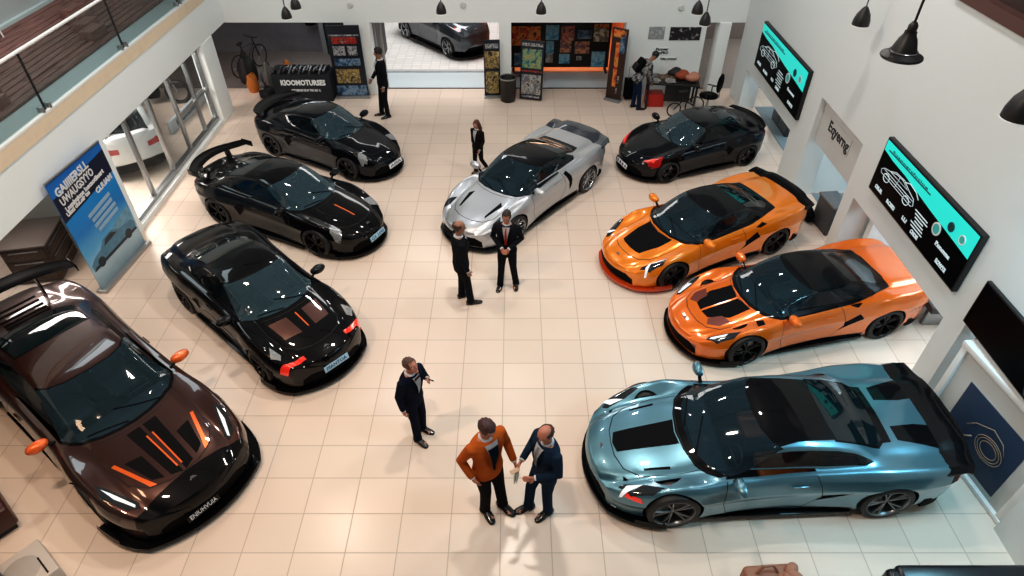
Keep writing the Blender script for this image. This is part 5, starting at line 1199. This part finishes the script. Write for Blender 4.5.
    # black barrier sign lying behind the partition, left side room
    t = thing('motorcycle', 'dark motorcycle behind the glass partition at the back', 'motorcycle', (-10.3, 17.4, 0), R(15))
    for x in (-.7, .7):
        b = new(); tube(b, [(x+.30*math.cos(2*PI*k/24),0,.33+.30*math.sin(2*PI*k/24)) for k in range(25)], .06, 8, caps=False); obj('wheel', b, M_TYRE, t)
    b = new(); tube(b, [(-.5,0,.75),(-.1,0,.72),(.25,0,.86),(.5,0,.8)], [.10,.14,.19,.10], 10); obj('fuel_tank', b, P_BLACK, t); b = new(); box(b, (.45,.28,.36), (0,0,.42), bev=.06); obj('engine', b, M_RIMD, t); b = new(); tube(b, [(.7,0,.33),(.5,0,.9),(.42,0,1.05)], .035, 8); tube(b, [(.42,-.35,1.08),(.45,0,1.02),(.42,.35,1.08)], .02, 6); obj('fork', b, M_ALU, t); b = new(); tube(b, [(-.8,0,.85),(-.3,0,.80)], [(.08,.05),(.14,.07)], 8); obj('saddle', b, M_MATTE, t)
    o = new(); box(o, (.08,2.6,.34), (0,0,.17), bev=.01); add_text(o, 'Itmunotoon', .24, Matrix.Translation((.045,-.4,.17)) @ ML, 1, width=1.1, bold=.006); o = obj('low_barrier', o, [mat('barrier_white', (.55,.60,.64), .5), mat('barrier_ink', (.06,.12,.2), .5)]); o.location = (-9.05, 16.9, 0); o.rotation_euler = (0,0,R(-3)); tag(o, 'low white lettered barrier on the floor behind the glass partition', 'barrier')
PENDANTS = [
 ('small black pendant lamp at the top left, lowest of its cluster', -4.46, 13.0, 3.84, .20),
 ('small black pendant lamp, middle of the top left cluster', -4.24, 13.0, 4.02, .20),
 ('small black pendant lamp, highest of the top left cluster', -4.02, 13.1, 4.18, .20),
 ('small black pendant lamp above the entrance opening', -1.42, 13.0, 3.93, .20),
 ('small black pendant lamp above the poster room opening', .53, 13.0, 3.93, .20),
 ('small black pendant lamp, left one of the pair above the wall posters', 3.58, 13.0, 3.93, .22),
 ('small black pendant lamp, right one of the pair above the wall posters', 3.74, 12.9, 3.75, .22),
 ('black pendant lamp before the white right wall, beside the far screen', 5.9, 11.2, 4.3, .28),
 ('large black bell pendant lamp at the top right', 3.17, 5.21, 6.02, .33, 'bell'),
 ('black pendant lamp cut by the right edge of the view', 4.33, 5.13, 5.52, .27),
]
# ================================================================ PEOPLE
def fabric(n, c): return mat(n, c, .85, spec=.08, bump=.12, bscale=60, vary=.12)
SKIN = {'fair': mat('skin_fair', (.52,.27,.19), .5, vary=.08, vscale=14), 'ruddy': mat('skin_ruddy', (.47,.19,.125), .5, vary=.08, vscale=14), 'tan': mat('skin_tan', (.30,.145,.09), .5, vary=.08, vscale=14)}
M_EYEW = mat('eye_white', (.7,.7,.68), .3); M_IRIS = mat('eye_iris', (.03,.02,.015), .2); M_LIPS = mat('lips', (.36,.10,.085), .5)
M_SHIRT = fabric('white_shirt', (.68,.69,.72)); M_SHOE = mat('black_shoe_leather', (.008,.008,.009), .25, 0, .5)
def remesh(name, bm, m, parent, voxel, smooth_it=3, fac=.5):
    """one continuous surface out of overlapping closed shapes"""
    bmesh.ops.recalc_face_normals(bm, faces=bm.faces)
    me = bpy.data.meshes.new(name); bm.to_mesh(me); bm.free()
    o = bpy.data.objects.new(name, me); COL.objects.link(o)
    r = o.modifiers.new('r', 'REMESH'); r.mode = 'VOXEL'; r.voxel_size = voxel; r.use_smooth_shade = True
    s = o.modifiers.new('s', 'SMOOTH'); s.iterations = smooth_it; s.factor = fac
    bpy.context.view_layer.update()
    ev = bpy.data.meshes.new_from_object(o.evaluated_get(bpy.context.evaluated_depsgraph_get()))
    o.modifiers.clear(); o.data = ev; ev.name = name; bpy.data.meshes.remove(me)
    ev.materials.clear(); ev.materials.append(m)
    ev.polygons.foreach_set('use_smooth', [True]*len(ev.polygons))
    o.parent = parent
    return o
def loft(bm, secs, M=None, seg=20, mi=0):
    """secs: (cx, cy, z, rx, ry) elliptical rings stacked in z"""
    rings = []
    for cx, cy, z, rx, ry in secs:
        rings.append([bm.verts.new((M @ Vector(p)) if M is not None else p) for p in [(cx+rx*math.cos(2*PI*k/seg), cy+ry*math.sin(2*PI*k/seg), z) for k in range(seg)]])
    for a, b in zip(rings, rings[1:]):
        for k in range(seg): bm.faces.new((a[k], a[(k+1) % seg], b[(k+1) % seg], b[k]))
    bm.faces.new(rings[0][::-1]); bm.faces.new(rings[-1])
TORSO = [(0,.0,.80,.100,.155),(0,0,.90,.112,.168),(0,0,1.0,.102,.150),(0,0,1.10,.098,.142),(.004,0,1.22,.108,.160),(.004,0,1.33,.112,.178),(-.006,0,1.42,.098,.182),(-.012,0,1.475,.075,.135),(-.01,0,1.51,.058,.075)]
def torso_x(z, y, e=0.):
    zs = [s[2] for s in TORSO]; z = min(max(z, zs[0]), zs[-1]); i = max(j for j in range(len(zs)) if zs[j] <= z); j = min(i+1, len(zs)-1)
    t = 0 if i == j else (z-zs[i])/(zs[j]-zs[i]); a = [p+(q-p)*t for p, q in zip(TORSO[i], TORSO[j])]
    return a[0]+(a[3]+e)*math.sqrt(max(.02, 1-(y/(a[4]+e))**2))
def hand(bm, w, d, side, curl=.5, palm_in=None):
    """five-fingered hand at wrist w, along d; side +1 for the left hand"""
    d = Vector(d).normalized(); inn = Vector(palm_in if palm_in is not None else (0, -side, 0)); inn = (inn-d*inn.dot(d)).normalized(); lat = d.cross(inn).normalized()*side   # lat points to the thumb side
    if palm_in is None and lat.x < 0: lat = -lat
    w = Vector(w)
    tube(bm, [w-d*.03, w+d*.0, w+d*.04, w+d*.085], [(.022,.022), (.026,.018), (.036,.016), (.038,.014)] if abs(frame_of(d)[0].dot(lat)) > .7 else [(.022,.022), (.018,.026), (.016,.036), (.014,.038)], 10)
    for k, (o, ln) in enumerate(((.028,.070),(.010,.080),(-.010,.074),(-.028,.058))):
        p = w+d*.080+lat*o; a = curl*.5; q = p+(d*math.cos(a)+inn*math.sin(a))*ln*.5; a2 = curl*1.5; r_ = q+(d*math.cos(a2)+inn*math.sin(a2))*ln*.5
        tube(bm, [p-d*.02, p, q, r_], [.0095,.0095,.009,.0075], 8)
    p = w+d*.025+lat*.028; q = p+(d*.6+lat*.7+inn*.25).normalized()*.038; r_ = q+(d*.9+lat*.15+inn*.4).normalized()*.032
    tube(bm, [p-lat*.01, p, q, r_], [.012,.012,.010,.008], 8)
ARMS = {'hang': ((-.03,.255,1.16),(.05,.265,.90)), 'clasp': ((-.04,.275,1.16),(.205,.065,1.06)), 'pocket': ((-.10,.272,1.17),(.03,.225,.93)), 'near': ((.02,.265,1.17),(.17,.15,1.32)), 'hold': ((.0,.27,1.16),(.24,.14,1.12)), 'papers': ((-.02,.27,1.15),(.14,.26,.93)), 'swing': ((.03,.25,1.16),(.20,.24,.95)), 'back': ((-.10,.26,1.18),(-.10,.27,.92)), 'raise': ((.10,.25,1.20),(.24,.17,1.38)), 'reach': ((.14,.24,1.22),(.38,.16,1.06))}
LEGS = {'stand': ((.02,.09,.49),(.0,.10,.08)), 'apart': ((.03,.12,.49),(.02,.17,.08)), 'fwd': ((.14,.085,.50),(.16,.09,.08)), 'rear': ((-.05,.09,.47),(-.26,.09,.14)), 'mid': ((.06,.08,.49),(.03,.08,.08)), 'half': ((.07,.10,.49),(.10,.12,.08))}
def person(label, x, y, yaw, h=1.78, skin='fair', suit=(.010,.011,.015), trousers=None, hair=(.03,.018,.012), hairstyle='short', lean=0., tilt=0., turn=0., nod=0., arms=('hang','hang'), legs=('stand','stand'), shirt=True, tie=None, vest=None, jl=.80, width=1., toe=8, jacket_name='jacket', jmat=None, curl=.5, beard=None, glasses=False):
    root = thing('person', label, 'person', (x, y, 0), R(yaw)); s = h/1.78
    root.scale = (s*width, s*width, s)
    T = Matrix.Translation((0,0,.92)) @ Matrix.Rotation(R(tilt),4,'X') @ Matrix.Rotation(R(lean),4,'Y') @ Matrix.Translation((0,0,-.92))
    jm = jmat or fabric('suit_%02d_%02d_%02d' % tuple(int(q*400) for q in suit), suit); tm = fabric('trouser_%02d_%02d_%02d' % tuple(int(q*400) for q in (trousers or suit)), trousers or suit)
    sk = SKIN[skin]
    J = {}
    for i, sd in ((0, 1), (1, -1)):
        e, w = ARMS[arms[i]]; J['sh', sd] = T @ Vector((-.01, sd*.175, 1.425)); J['el', sd] = T @ Vector((e[0], sd*e[1], e[2])); J['wr', sd] = T @ Vector((w[0], sd*w[1], w[2]))
        k, a = LEGS[legs[i]]; J['hp', sd] = Vector((0, sd*.085, .90)); J['kn', sd] = Vector((k[0], sd*k[1], k[2])); J['an', sd] = Vector((a[0], sd*a[1], a[2]))
    hp = T @ Vector((.012, 0, 1.66)); HM = Matrix.Translation(hp) @ T.to_3x3().to_4x4() @ Matrix.Rotation(R(turn),4,'Z') @ Matrix.Rotation(R(nod),4,'Y')
    # body
    b = new()
    loft(b, [(a[0], a[1], a[2], a[3]*.86, a[4]*.86) for a in TORSO], T)
    tube(b, [T @ Vector((-.012,0,1.45)), T @ Vector((-.004,0,1.53)), hp+Vector((0,0,-.05))], [.062,.056,.055], 14)
    for sd in (1, -1):
        tube(b, [J['sh',sd]-Vector((0,sd*.03,0)), J['sh',sd], (J['sh',sd]+J['el',sd])/2, J['el',sd], J['el',sd]*.6+J['wr',sd]*.4, J['wr',sd]], [.045,.050,.045,.037,.038,.024], 12)
        cur = curl; hand(b, J['wr',sd], (J['wr',sd]-J['el',sd]), sd, cur, None if arms[0 if sd > 0 else 1] not in ('clasp','hold','reach') else tuple((T.to_3x3() @ Vector((-.2, -sd*.6, -.5)))))
        tube(b, [J['hp',sd]+Vector((0,0,.04)), J['hp',sd]*.6+J['kn',sd]*.4, J['kn',sd], J['kn',sd]*.65+J['an',sd]*.35, J['an',sd]], [.085,.076,.052,.052,.034], 12)
        tube(b, [J['an',sd]+Vector((-.04,0,-.035)), J['an',sd]+Vector((.06,0,-.04)), J['an',sd]+Vector((.15,0,-.055))], [(.034,.030),(.036,.026),(.03,.016)], 8)
    hb = new()
    ball(hb, 1, (-.008,0,.035), (.097,.076,.092), seg=24); ball(hb, 1, (.018,0,-.035), (.070,.060,.082), seg=20); ball(hb, .03, (.062,0,-.098), (.9,1.0,.7)); ball(hb, .02, (.083,0,.030), (.6,2.6,.6))
    tube(hb, [(.080,0,.028),(.098,0,.0),(.112,0,-.018),(.086,0,-.030)], [.009,.011,.014,.010], 8)
    for sd in (1, -1): ball(hb, .03, (-.008, sd*.078, -.002), (.55,.28,1.05)); ball(hb, .02, (.066, sd*.040, -.018), (.8,1,1))
    bmesh.ops.transform(hb, matrix=HM, verts=hb.verts); merge(b, hb)
    remesh('body', b, sk, root, .0066, 2)
    # face
    for sd in (1, -1):
        e = new(); ball(e, .0115, (.0755, sd*.031, .006), seg=12); bmesh.ops.transform(e, matrix=HM, verts=e.verts); eo = obj('eye', e, M_EYEW, root)
        e = new(); ball(e, .0062, (.0852, sd*.031, .005), (.5,1,1), seg=10); bmesh.ops.transform(e, matrix=HM, verts=e.verts); obj('iris', e, M_IRIS, eo)
        e = new(); tube(e, [(.088, sd*.014, .026), (.088, sd*.032, .031), (.074, sd*.050, .025)], .0045, 6); bmesh.ops.transform(e, matrix=HM, verts=e.verts); obj('eyebrow', e, mat('brow', (.03,.018,.012), .8), root)
    e = new(); tube(e, [(.077, -.024, -.060), (.091, 0, -.057), (.077, .024, -.060)], .0062, 8); bmesh.ops.transform(e, matrix=HM, verts=e.verts); obj('mouth', e, M_LIPS, root)
    if glasses:
        e = new()
        for sd in (1, -1): tube(e, [(.097, sd*.032+.022*math.cos(2*PI*k/12), .004+.017*math.sin(2*PI*k/12)) for k in range(13)], .003, 5); tube(e, [(.095, sd*.054, .008), (.0, sd*.080, .010)], .003, 5)
        bmesh.ops.transform(e, matrix=HM, verts=e.verts); obj('glasses', e, M_BLKP, root)
    # hair
    if hairstyle:
        hm = mat('hair_%02d_%02d' % (int(hair[0]*300), int(hair[1]*300)), hair, .55, bump=.5, bscale=90, vary=.3, vscale=40); e = new()
        ball(e, 1, (-.012,0,.042), (.108,.086,.102), seg=28)
        cut = {'short': lambda p: p.x > .050 and p.z < .085 or p.z < -.02 and p.x > -.055 or p.z < -.055, 'bald': lambda p: p.z > .075 or p.z < -.05 or p.x > .0, 'long': lambda p: p.x > .045 and p.z < .09}[hairstyle]
        bmesh.ops.delete(e, geom=[f for f in e.faces if cut(f.calc_center_median())], context='FACES')
        for v in e.verts: v.co += v.co.normalized()*.004*math.sin(v.co.y*160+v.co.x*70)
        g = bmesh.ops.solidify(e, geom=e.faces[:], thickness=.012)
        if hairstyle == 'long':
            for k in range(9):
                a = PI*.36+PI*1.28*k/8; px, py = .088*math.cos(a), .080*math.sin(a)
                tube(e, [(px,py,.06),(px*1.08-.01,py*1.1,-.05),(px*1.0-.02,py*1.25,-.17),(px*.9-.01,py*1.2,-.29+.02*(k % 2))], [.024,.030,.030,.012], 7)
        bmesh.ops.transform(e, matrix=HM, verts=e.verts); obj('hair', e, hm, root)
    if beard:
        e = new(); ball(e, 1, (.022,0,-.060), (.073,.062,.062), seg=20); bmesh.ops.delete(e, geom=[f for f in e.faces if f.calc_center_median().z > -.066 or f.calc_center_median().x < .0], context='FACES'); bmesh.ops.solidify(e, geom=e.faces[:], thickness=.006); bmesh.ops.transform(e, matrix=HM, verts=e.verts); obj('beard', e, mat('beard', beard, .8), root)
    # trousers
    b = new()
    loft(b, [(0,0,.76,.105,.155),(0,0,.86,.118,.172),(0,0,.98,.106,.158)])
    for sd in (1, -1):
        kn, an, hpj = J['kn',sd], J['an',sd], J['hp',sd]; dn = (an-kn).normalized()
        tube(b, [hpj+Vector((0,0,.02)), hpj*.55+kn*.45, kn, kn*.5+an*.5, an+Vector((0,0,.03)), an+dn*.038], [(.098,.092),(.088,.084),(.068,.066),(.064,.064),(.064,.062),(.070,.064)], 14)
    remesh('trousers', b, tm, root, .011, 3)
    for sd in (1, -1):
        b = new(); tube(b, [J['an',sd]+(J['kn',sd]-J['an',sd]).normalized()*.16, J['an',sd], J['an',sd]+Vector((.035,0,-.045)), J['an',sd]+Vector((.13,0,-.055))], [.05,.044,(.042,.034),(.038,.02)], 12); obj('sock', b, M_MATTE, root)
        b = new(); an = J['an',sd]; pit = 0 if an.z < .1 else R(38)
        prof = [(-.08,.034,.06),(-.055,.043,.088),(.02,.046,.090),(.09,.050,.060),(.15,.046,.040),(.19,.034,.032),(.205,.012,.022)]
        rings = []
        for px, hw_, ht in prof:
            rings.append([b.verts.new(q) for q in [(px, -hw_, 0), (px, -hw_*1.05, ht*.35), (px, -hw_*.7, ht*.85), (px, 0, ht), (px, hw_*.7, ht*.85), (px, hw_*1.05, ht*.35), (px, hw_, 0)]])
        for p, q in zip(rings, rings[1:]):
            for k in range(7): b.faces.new((p[k], p[(k+1) % 7], q[(k+1) % 7], q[k]))
        b.faces.new(rings[0]); b.faces.new(rings[-1][::-1])
        bmesh.ops.subdivide_edges(b, edges=b.edges[:], cuts=1, use_grid_fill=True, smooth=.6)
        bmesh.ops.transform(b, matrix=Matrix.Translation((an.x, an.y, an.z-.078)) @ Matrix.Rotation(R(toe)*sd,4,'Z') @ Matrix.Rotation(pit,4,'Y'), verts=b.verts); obj('shoe', b, M_SHOE, root, sharp=60)
    # jacket
    b = new(); e_ = .026
    secs = [(a[0], a[1], a[2], a[3]+e_, a[4]+e_) for a in TORSO if a[2] > jl-.01]
    if jl < .80: secs = [(0,0,jl,.125,.185)]+secs
    loft(b, secs[:-1]+[(-.014,0,1.488,.085,.115)], T)
    for sd in (1, -1):
        sh, el, wr = J['sh',sd], J['el',sd], J['wr',sd]; fd = (wr-el)
        tube(b, [sh-Vector((0,sd*.05,.01)), sh+Vector((0,sd*.012,-.004)), (sh+el)/2, el, el*.5+wr*.5, el+fd*.97], [.060,.068,.062,.053,.048,.042], 14)
    remesh(jacket_name, b, jm, root, .011, 4)
    # cuffs, shirt, collar, lapels, tie
    if shirt:
        for sd in (1, -1):
            el, wr = J['el',sd], J['wr',sd]; b = new(); tube(b, [el+(wr-el)*.93, el+(wr-el)*1.03], [.034,.033], 12); obj('shirt_cuff', b, M_SHIRT, root)
        V0 = 1.10 if not vest else 1.02; V1 = 1.475
        def strip(nm, m, y0, y1, z0, z1, e, par=root, n=10, th=.008):
            b = new(); rows = []
            for i in range(n+1):
                t = i/n; z = z0+(z1-z0)*t; a, c = y0(t), y1(t)
                rows.append([b.verts.new(T @ Vector((torso_x(z, a+(c-a)*k/4, e), a+(c-a)*k/4, z))) for k in range(5)])
            for p, q in zip(rows, rows[1:]):
                for k in range(4): b.faces.new((p[k], p[k+1], q[k+1], q[k]))
            bmesh.ops.solidify(b, geom=b.faces[:], thickness=th); return obj(nm, b, m, par)
        wd = .075 if vest else .062
        strip('shirt', M_SHIRT, lambda t: -.008-wd*t, lambda t: .008+wd*t, V0, V1, .031)
        if vest: strip('waistcoat', fabric('vest', vest), lambda t: -.012-(wd-.022)*t, lambda t: .012+(wd-.022)*t, V0-.02, 1.43, .038)
        for sd in (1, -1): strip('lapel', jm, lambda t: sd*(.006+wd*t), lambda t: sd*(.012+wd*t+.045*math.sin(PI*min(1, t*1.05))**.7), V0-.01, V1, .038, th=.010)
        if tie: strip('tie', fabric('tie_%d' % int(tie[0]*100), tie), lambda t: -.024+.010*t, lambda t: .024-.010*t, V0+.0, 1.465, .042, th=.008)
        b = new(); c = [T @ Vector((-.008+.066*math.cos(2*PI*k/18+PI/18), .064*math.sin(2*PI*k/18+PI/18), 1.500+.014*(-math.cos(2*PI*k/18)))) for k in range(19)]; tube(b, c, [(.011,.027)]*19, 6, caps=False); obj('collar', b, M_SHIRT, root)
    return root, T, J, HM
def build_people():
    person('tall man in a black suit standing at the entrance by the dark roll-up poster', -3.55, 16.73, 205, 1.90, 'tan', hair=(.015,.012,.012), arms=('hang','swing'), legs=('stand','half'), nod=8, turn=-20)
    person('small long-haired woman in black walking behind the silver car', -.86, 13.66, -125, 1.36, 'fair', suit=(.010,.009,.010), hair=(.10,.030,.018), hairstyle='long', arms=('swing','back'), legs=('rear','mid'), nod=18, jl=.74)
    person('man in a black suit with his back to the camera facing the silver car', -.95, 8.98, 18, 1.78, 'tan', hair=(.05,.022,.015), hairstyle='bald', arms=('hang','hang'), legs=('stand','half'), nod=10, width=1.08, jl=.76)
    person('man in a black suit and bright red tie with hands clasped before the silver car', -.13, 9.46, -98, 1.68, 'ruddy', tie=(.62,.05,.02), arms=('clasp','clasp'), legs=('apart','half'), nod=14, glasses=True, width=1.05)
    r, T, J, HM = person('man in a dark suit and bow tie looking up, alone in the open floor', -1.46, 5.96, -32, 1.64, 'ruddy', suit=(.008,.011,.022), hair=(.09,.045,.03), arms=('near','hang'), legs=('mid','half'), nod=-26, lean=4, width=1.08)
    b = new()
    for s in (1, -1): prism(b, [(s*.004,-.010),(s*.05,-.026),(s*.05,.026),(s*.004,.010)], 0, .018)
    box(b, (.02,.02,.022), (0,0,.01)); bmesh.ops.transform(b, matrix=T @ Matrix.Translation((torso_x(1.45,0,.035),0,1.462)) @ MB @ Matrix.Identity(4) if False else T @ Matrix.Translation((torso_x(1.45,0,.036),0,1.462)) @ ML, verts=b.verts); obj('bow_tie', b, fabric('bow_tie', (.05,.02,.02)), r)
    hold(J, r, 1, 'pen', 'black pen in the hand of the man looking up', 'pen', lambda b: tube(b, [(-.06,0,0),(.09,0,.03)], .010, 6), M_BLKP)
    r, T, J, HM = person('man in a burnt orange blazer with dark waistcoat at the bottom centre', -.34, 4.74, -52, 1.85, 'ruddy', suit=(.42,.095,.018), trousers=(.012,.011,.012), hair=(.055,.020,.022), arms=('papers','pocket'), legs=('half','mid'), nod=26, turn=10, vest=(.012,.022,.040), width=1.12)
    hold(J, r, 1, 'paper_sheets', 'white papers held by the man in the orange blazer', 'papers', lambda b: (box(b, (.01,.15,.21), (.02,-.02,-.12), rot=Matrix.Rotation(.5,4,'Z')), box(b, (.01,.13,.19), (.035,-.01,-.12), rot=Matrix.Rotation(.7,4,'Z'))), M_PAPER)
    r, T, J, HM = person('bald man in a navy suit facing the man in the orange blazer', .40, 4.72, -148, 1.76, 'ruddy', suit=(.012,.026,.052), hair=(.05,.025,.02), hairstyle='bald', tie=(.35,.38,.42), arms=('hold','hold'), legs=('stand','fwd'), nod=30, width=1.10, jl=.76)
    hold(J, r, -1, 'envelope', 'small tan envelope in the hands of the bald man', 'envelope', lambda b: box(b, (.12,.06,.01), (.08,.05,.03), bev=.002), mat('tan_card', (.55,.40,.27), .7))
    r, T, J, HM = person('person in dark blue jeans bending over the cluttered black desk', 3.42, 17.22, 12, 1.72, 'tan', trousers=(.012,.022,.055), hair=(.012,.010,.012), lean=34, arms=('reach','reach'), legs=('stand','half'), nod=22, shirt=False, jmat=art_mat('patterned_top', [(.010,.010,.012),(.012,.012,.014),(.35,.35,.36),(.010,.010,.012)], 9, 20, .8), jacket_name='top')
    t = thing('backpack', 'black backpack on the back of the person at the desk', 'backpack', (0,0,0)); t.matrix_world = Matrix.Translation((3.42,17.22,0)) @ Matrix.Rotation(R(12),4,'Z') @ Matrix.Scale(1.72/1.78,4) @ T
    b = new(); box(b, (.16,.30,.42), (-.21,0,1.24), bev=.06, seg=3); obj('bag_body', b, M_MATTE, t)
    b = new(); box(b, (.06,.22,.20), (-.30,0,1.16), bev=.025, seg=3); obj('front_pocket', b, M_BLKP, t)
    for s in (1, -1):
        b = new(); tube(b, [(-.14,s*.10,1.42),(-.02,s*.11,1.475),(.11,s*.11,1.38),(.09,s*.14,1.22),(-.12,s*.14,1.10)], [(.022,.008)]*5, 6); obj('shoulder_strap', b, M_MATTE, t)
def hold(J, root, sd, name, label, cat, fn, m):
    """a thing held in a hand stands on its own, placed at the hand"""
    b = new(); fn(b); o = obj(name, b, m); p = J['wr',sd]+(J['wr',sd]-J['el',sd]).normalized()*.09
    s = root.scale; o.matrix_world = Matrix.Translation(root.location) @ Matrix.Rotation(root.rotation_euler.z,4,'Z') @ Matrix.Translation((p.x*s.x, p.y*s.y, p.z*s.z)); tag(o, label, cat)
    return o
# ================================================================ LIGHT
def area(name, loc, size, power, col, rot=(0,0,0), sy=None, spread=None):
    l = bpy.data.lights.new(name, 'AREA'); l.energy = power; l.color = col; l.size = size
    if sy: l.shape = 'RECTANGLE'; l.size_y = sy
    o = bpy.data.objects.new(name, l); COL.objects.link(o); o.location = loc; o.rotation_euler = rot
    if spread: l.spread = R(spread)
    return o
def build_light():
    warm = (1.0,.945,.89); neut = (1.0,.97,.94); cool = (.72,.90,1.0)
    orange, back, right = (1.0,.74,.56), (.94,.97,1.0), (.95,.96,1.0)
    for x, y, p, c in ((-5.2,4.2,200,orange),(-4.8,9.5,150,(1,.85,.70)),(-3.8,14.5,60,back),(-1.2,3.4,165,(1,.87,.75)),(0,8.8,200,(1,.91,.81)),(0,14.5,45,back),(4,4.2,55,right),(4.2,10.5,130,(1,.95,.90)),(4,15,60,back)):
        area('ceiling_light', (x, y, 9.3), .55, p*LP, c, sy=.28)
    area('warm_fill', (-7.0, 3.6, 6.0), .6, 45*LP, (1,.66,.42), (0, 0, 0), sy=1.2)  # added orange fill to brighten the far left floor, no fixture here
    area('cool_fill', (6.1, 4.6, 4.6), .8, 125*LP, (.36,.80,1.0), (0, R(12), 0), sy=1.6)  # added cyan fill that tints the lower right, no fixture here
    area('bay_light', (9.2, 11.5, 2.4), 2.2, 90*LP, cool, (0, R(75), 0), sy=5)
    area('bay_light', (9.0, 15.5, 2.6), 1.5, 60*LP, cool, (0, 0, 0), sy=2.5)
    area('bay_light', (8.2, 8.4, 2.6), 1.2, 60*LP, cool, (0, 0, 0), sy=2)
    area('bay_light', (8.0, 5.9, 2.5), .8, 30*LP, cool, (0, 0, 0), sy=.8)
    area('outdoor_light', (-2.2, 23, 8), 5, 650*LP, (1,.98,.96), (R(-5), 0, 0), sy=5)
    area('poster_room_light', (1.6, 21.5, 2.25), 2.5, 75*LP, (1,.62,.40), (0,0,0), sy=2)
    area('side_room_light', (-10.6, 13.6, 2.9), 2.5, 480*LP, (1,.88,.82), (0,0,0), sy=3)
    area('storage_light', (-6.5, 20, 2.15), 1.5, 22*LP, (.9,.95,1), (0,0,0), sy=1)
    area('gallery_light', (-9.4, 11.5, 7.2), 1.5, 120*LP, (.80,.95,1), (0,0,0), sy=5)
    area('recess_fill', (-9.2, 9.2, 2.05), .6, 22*LP, (1,.92,.85), (0,0,0), sy=1.0)  # fill added to lift the dark recess, not a real lamp
    area('corridor_fill', (8.5, 20.6, 2.5), 2, 60*LP, (1,.95,.9), (0,0,0), sy=2)  # fill added to brighten the corridor, not a real lamp
    b = new()
    for y in (2, 6.5, 11.5, 16.5): span(b, -9, 8, y-.08, y+.08, 9.6, 9.85)
    struct('ceiling_beam', b, M_BLKP)
    w = bpy.data.worlds.new('world'); SC.world = w; w.use_nodes = True; nt = w.node_tree; bg = nt.nodes['Background']
    tc = nt.nodes.new('ShaderNodeTexCoord'); sp = nt.nodes.new('ShaderNodeSeparateXYZ'); nt.links.new(tc.outputs['Generated'], sp.inputs[0])
    r = nt.nodes.new('ShaderNodeValToRGB'); el = r.color_ramp.elements
    el[0].position = 0; el[0].color = (.20,.21,.22,1); el[1].position = .9; el[1].color = (.30,.29,.28,1)
    nt.links.new(sp.outputs[2], r.inputs[0]); nt.links.new(r.outputs[0], bg.inputs[0]); bg.inputs[1].default_value = .42
    SC.view_settings.view_transform = 'Standard'; SC.view_settings.look = 'Medium High Contrast'; SC.view_settings.exposure = 0
LP = 1.0
cam = bpy.data.cameras.new('camera'); cam_o = bpy.data.objects.new('camera', cam); COL.objects.link(cam_o); SC.camera = cam_o
cam.sensor_width = 36; cam.lens = 640/1024*36; cam.shift_x = -2/1024; cam.clip_end = 200
cam_o.location = (0, 0, 8.0); cam_o.rotation_euler = (R(90-40.6), 0, 0)
build_room()
place_cars()
build_props()
build_people()
build_light()
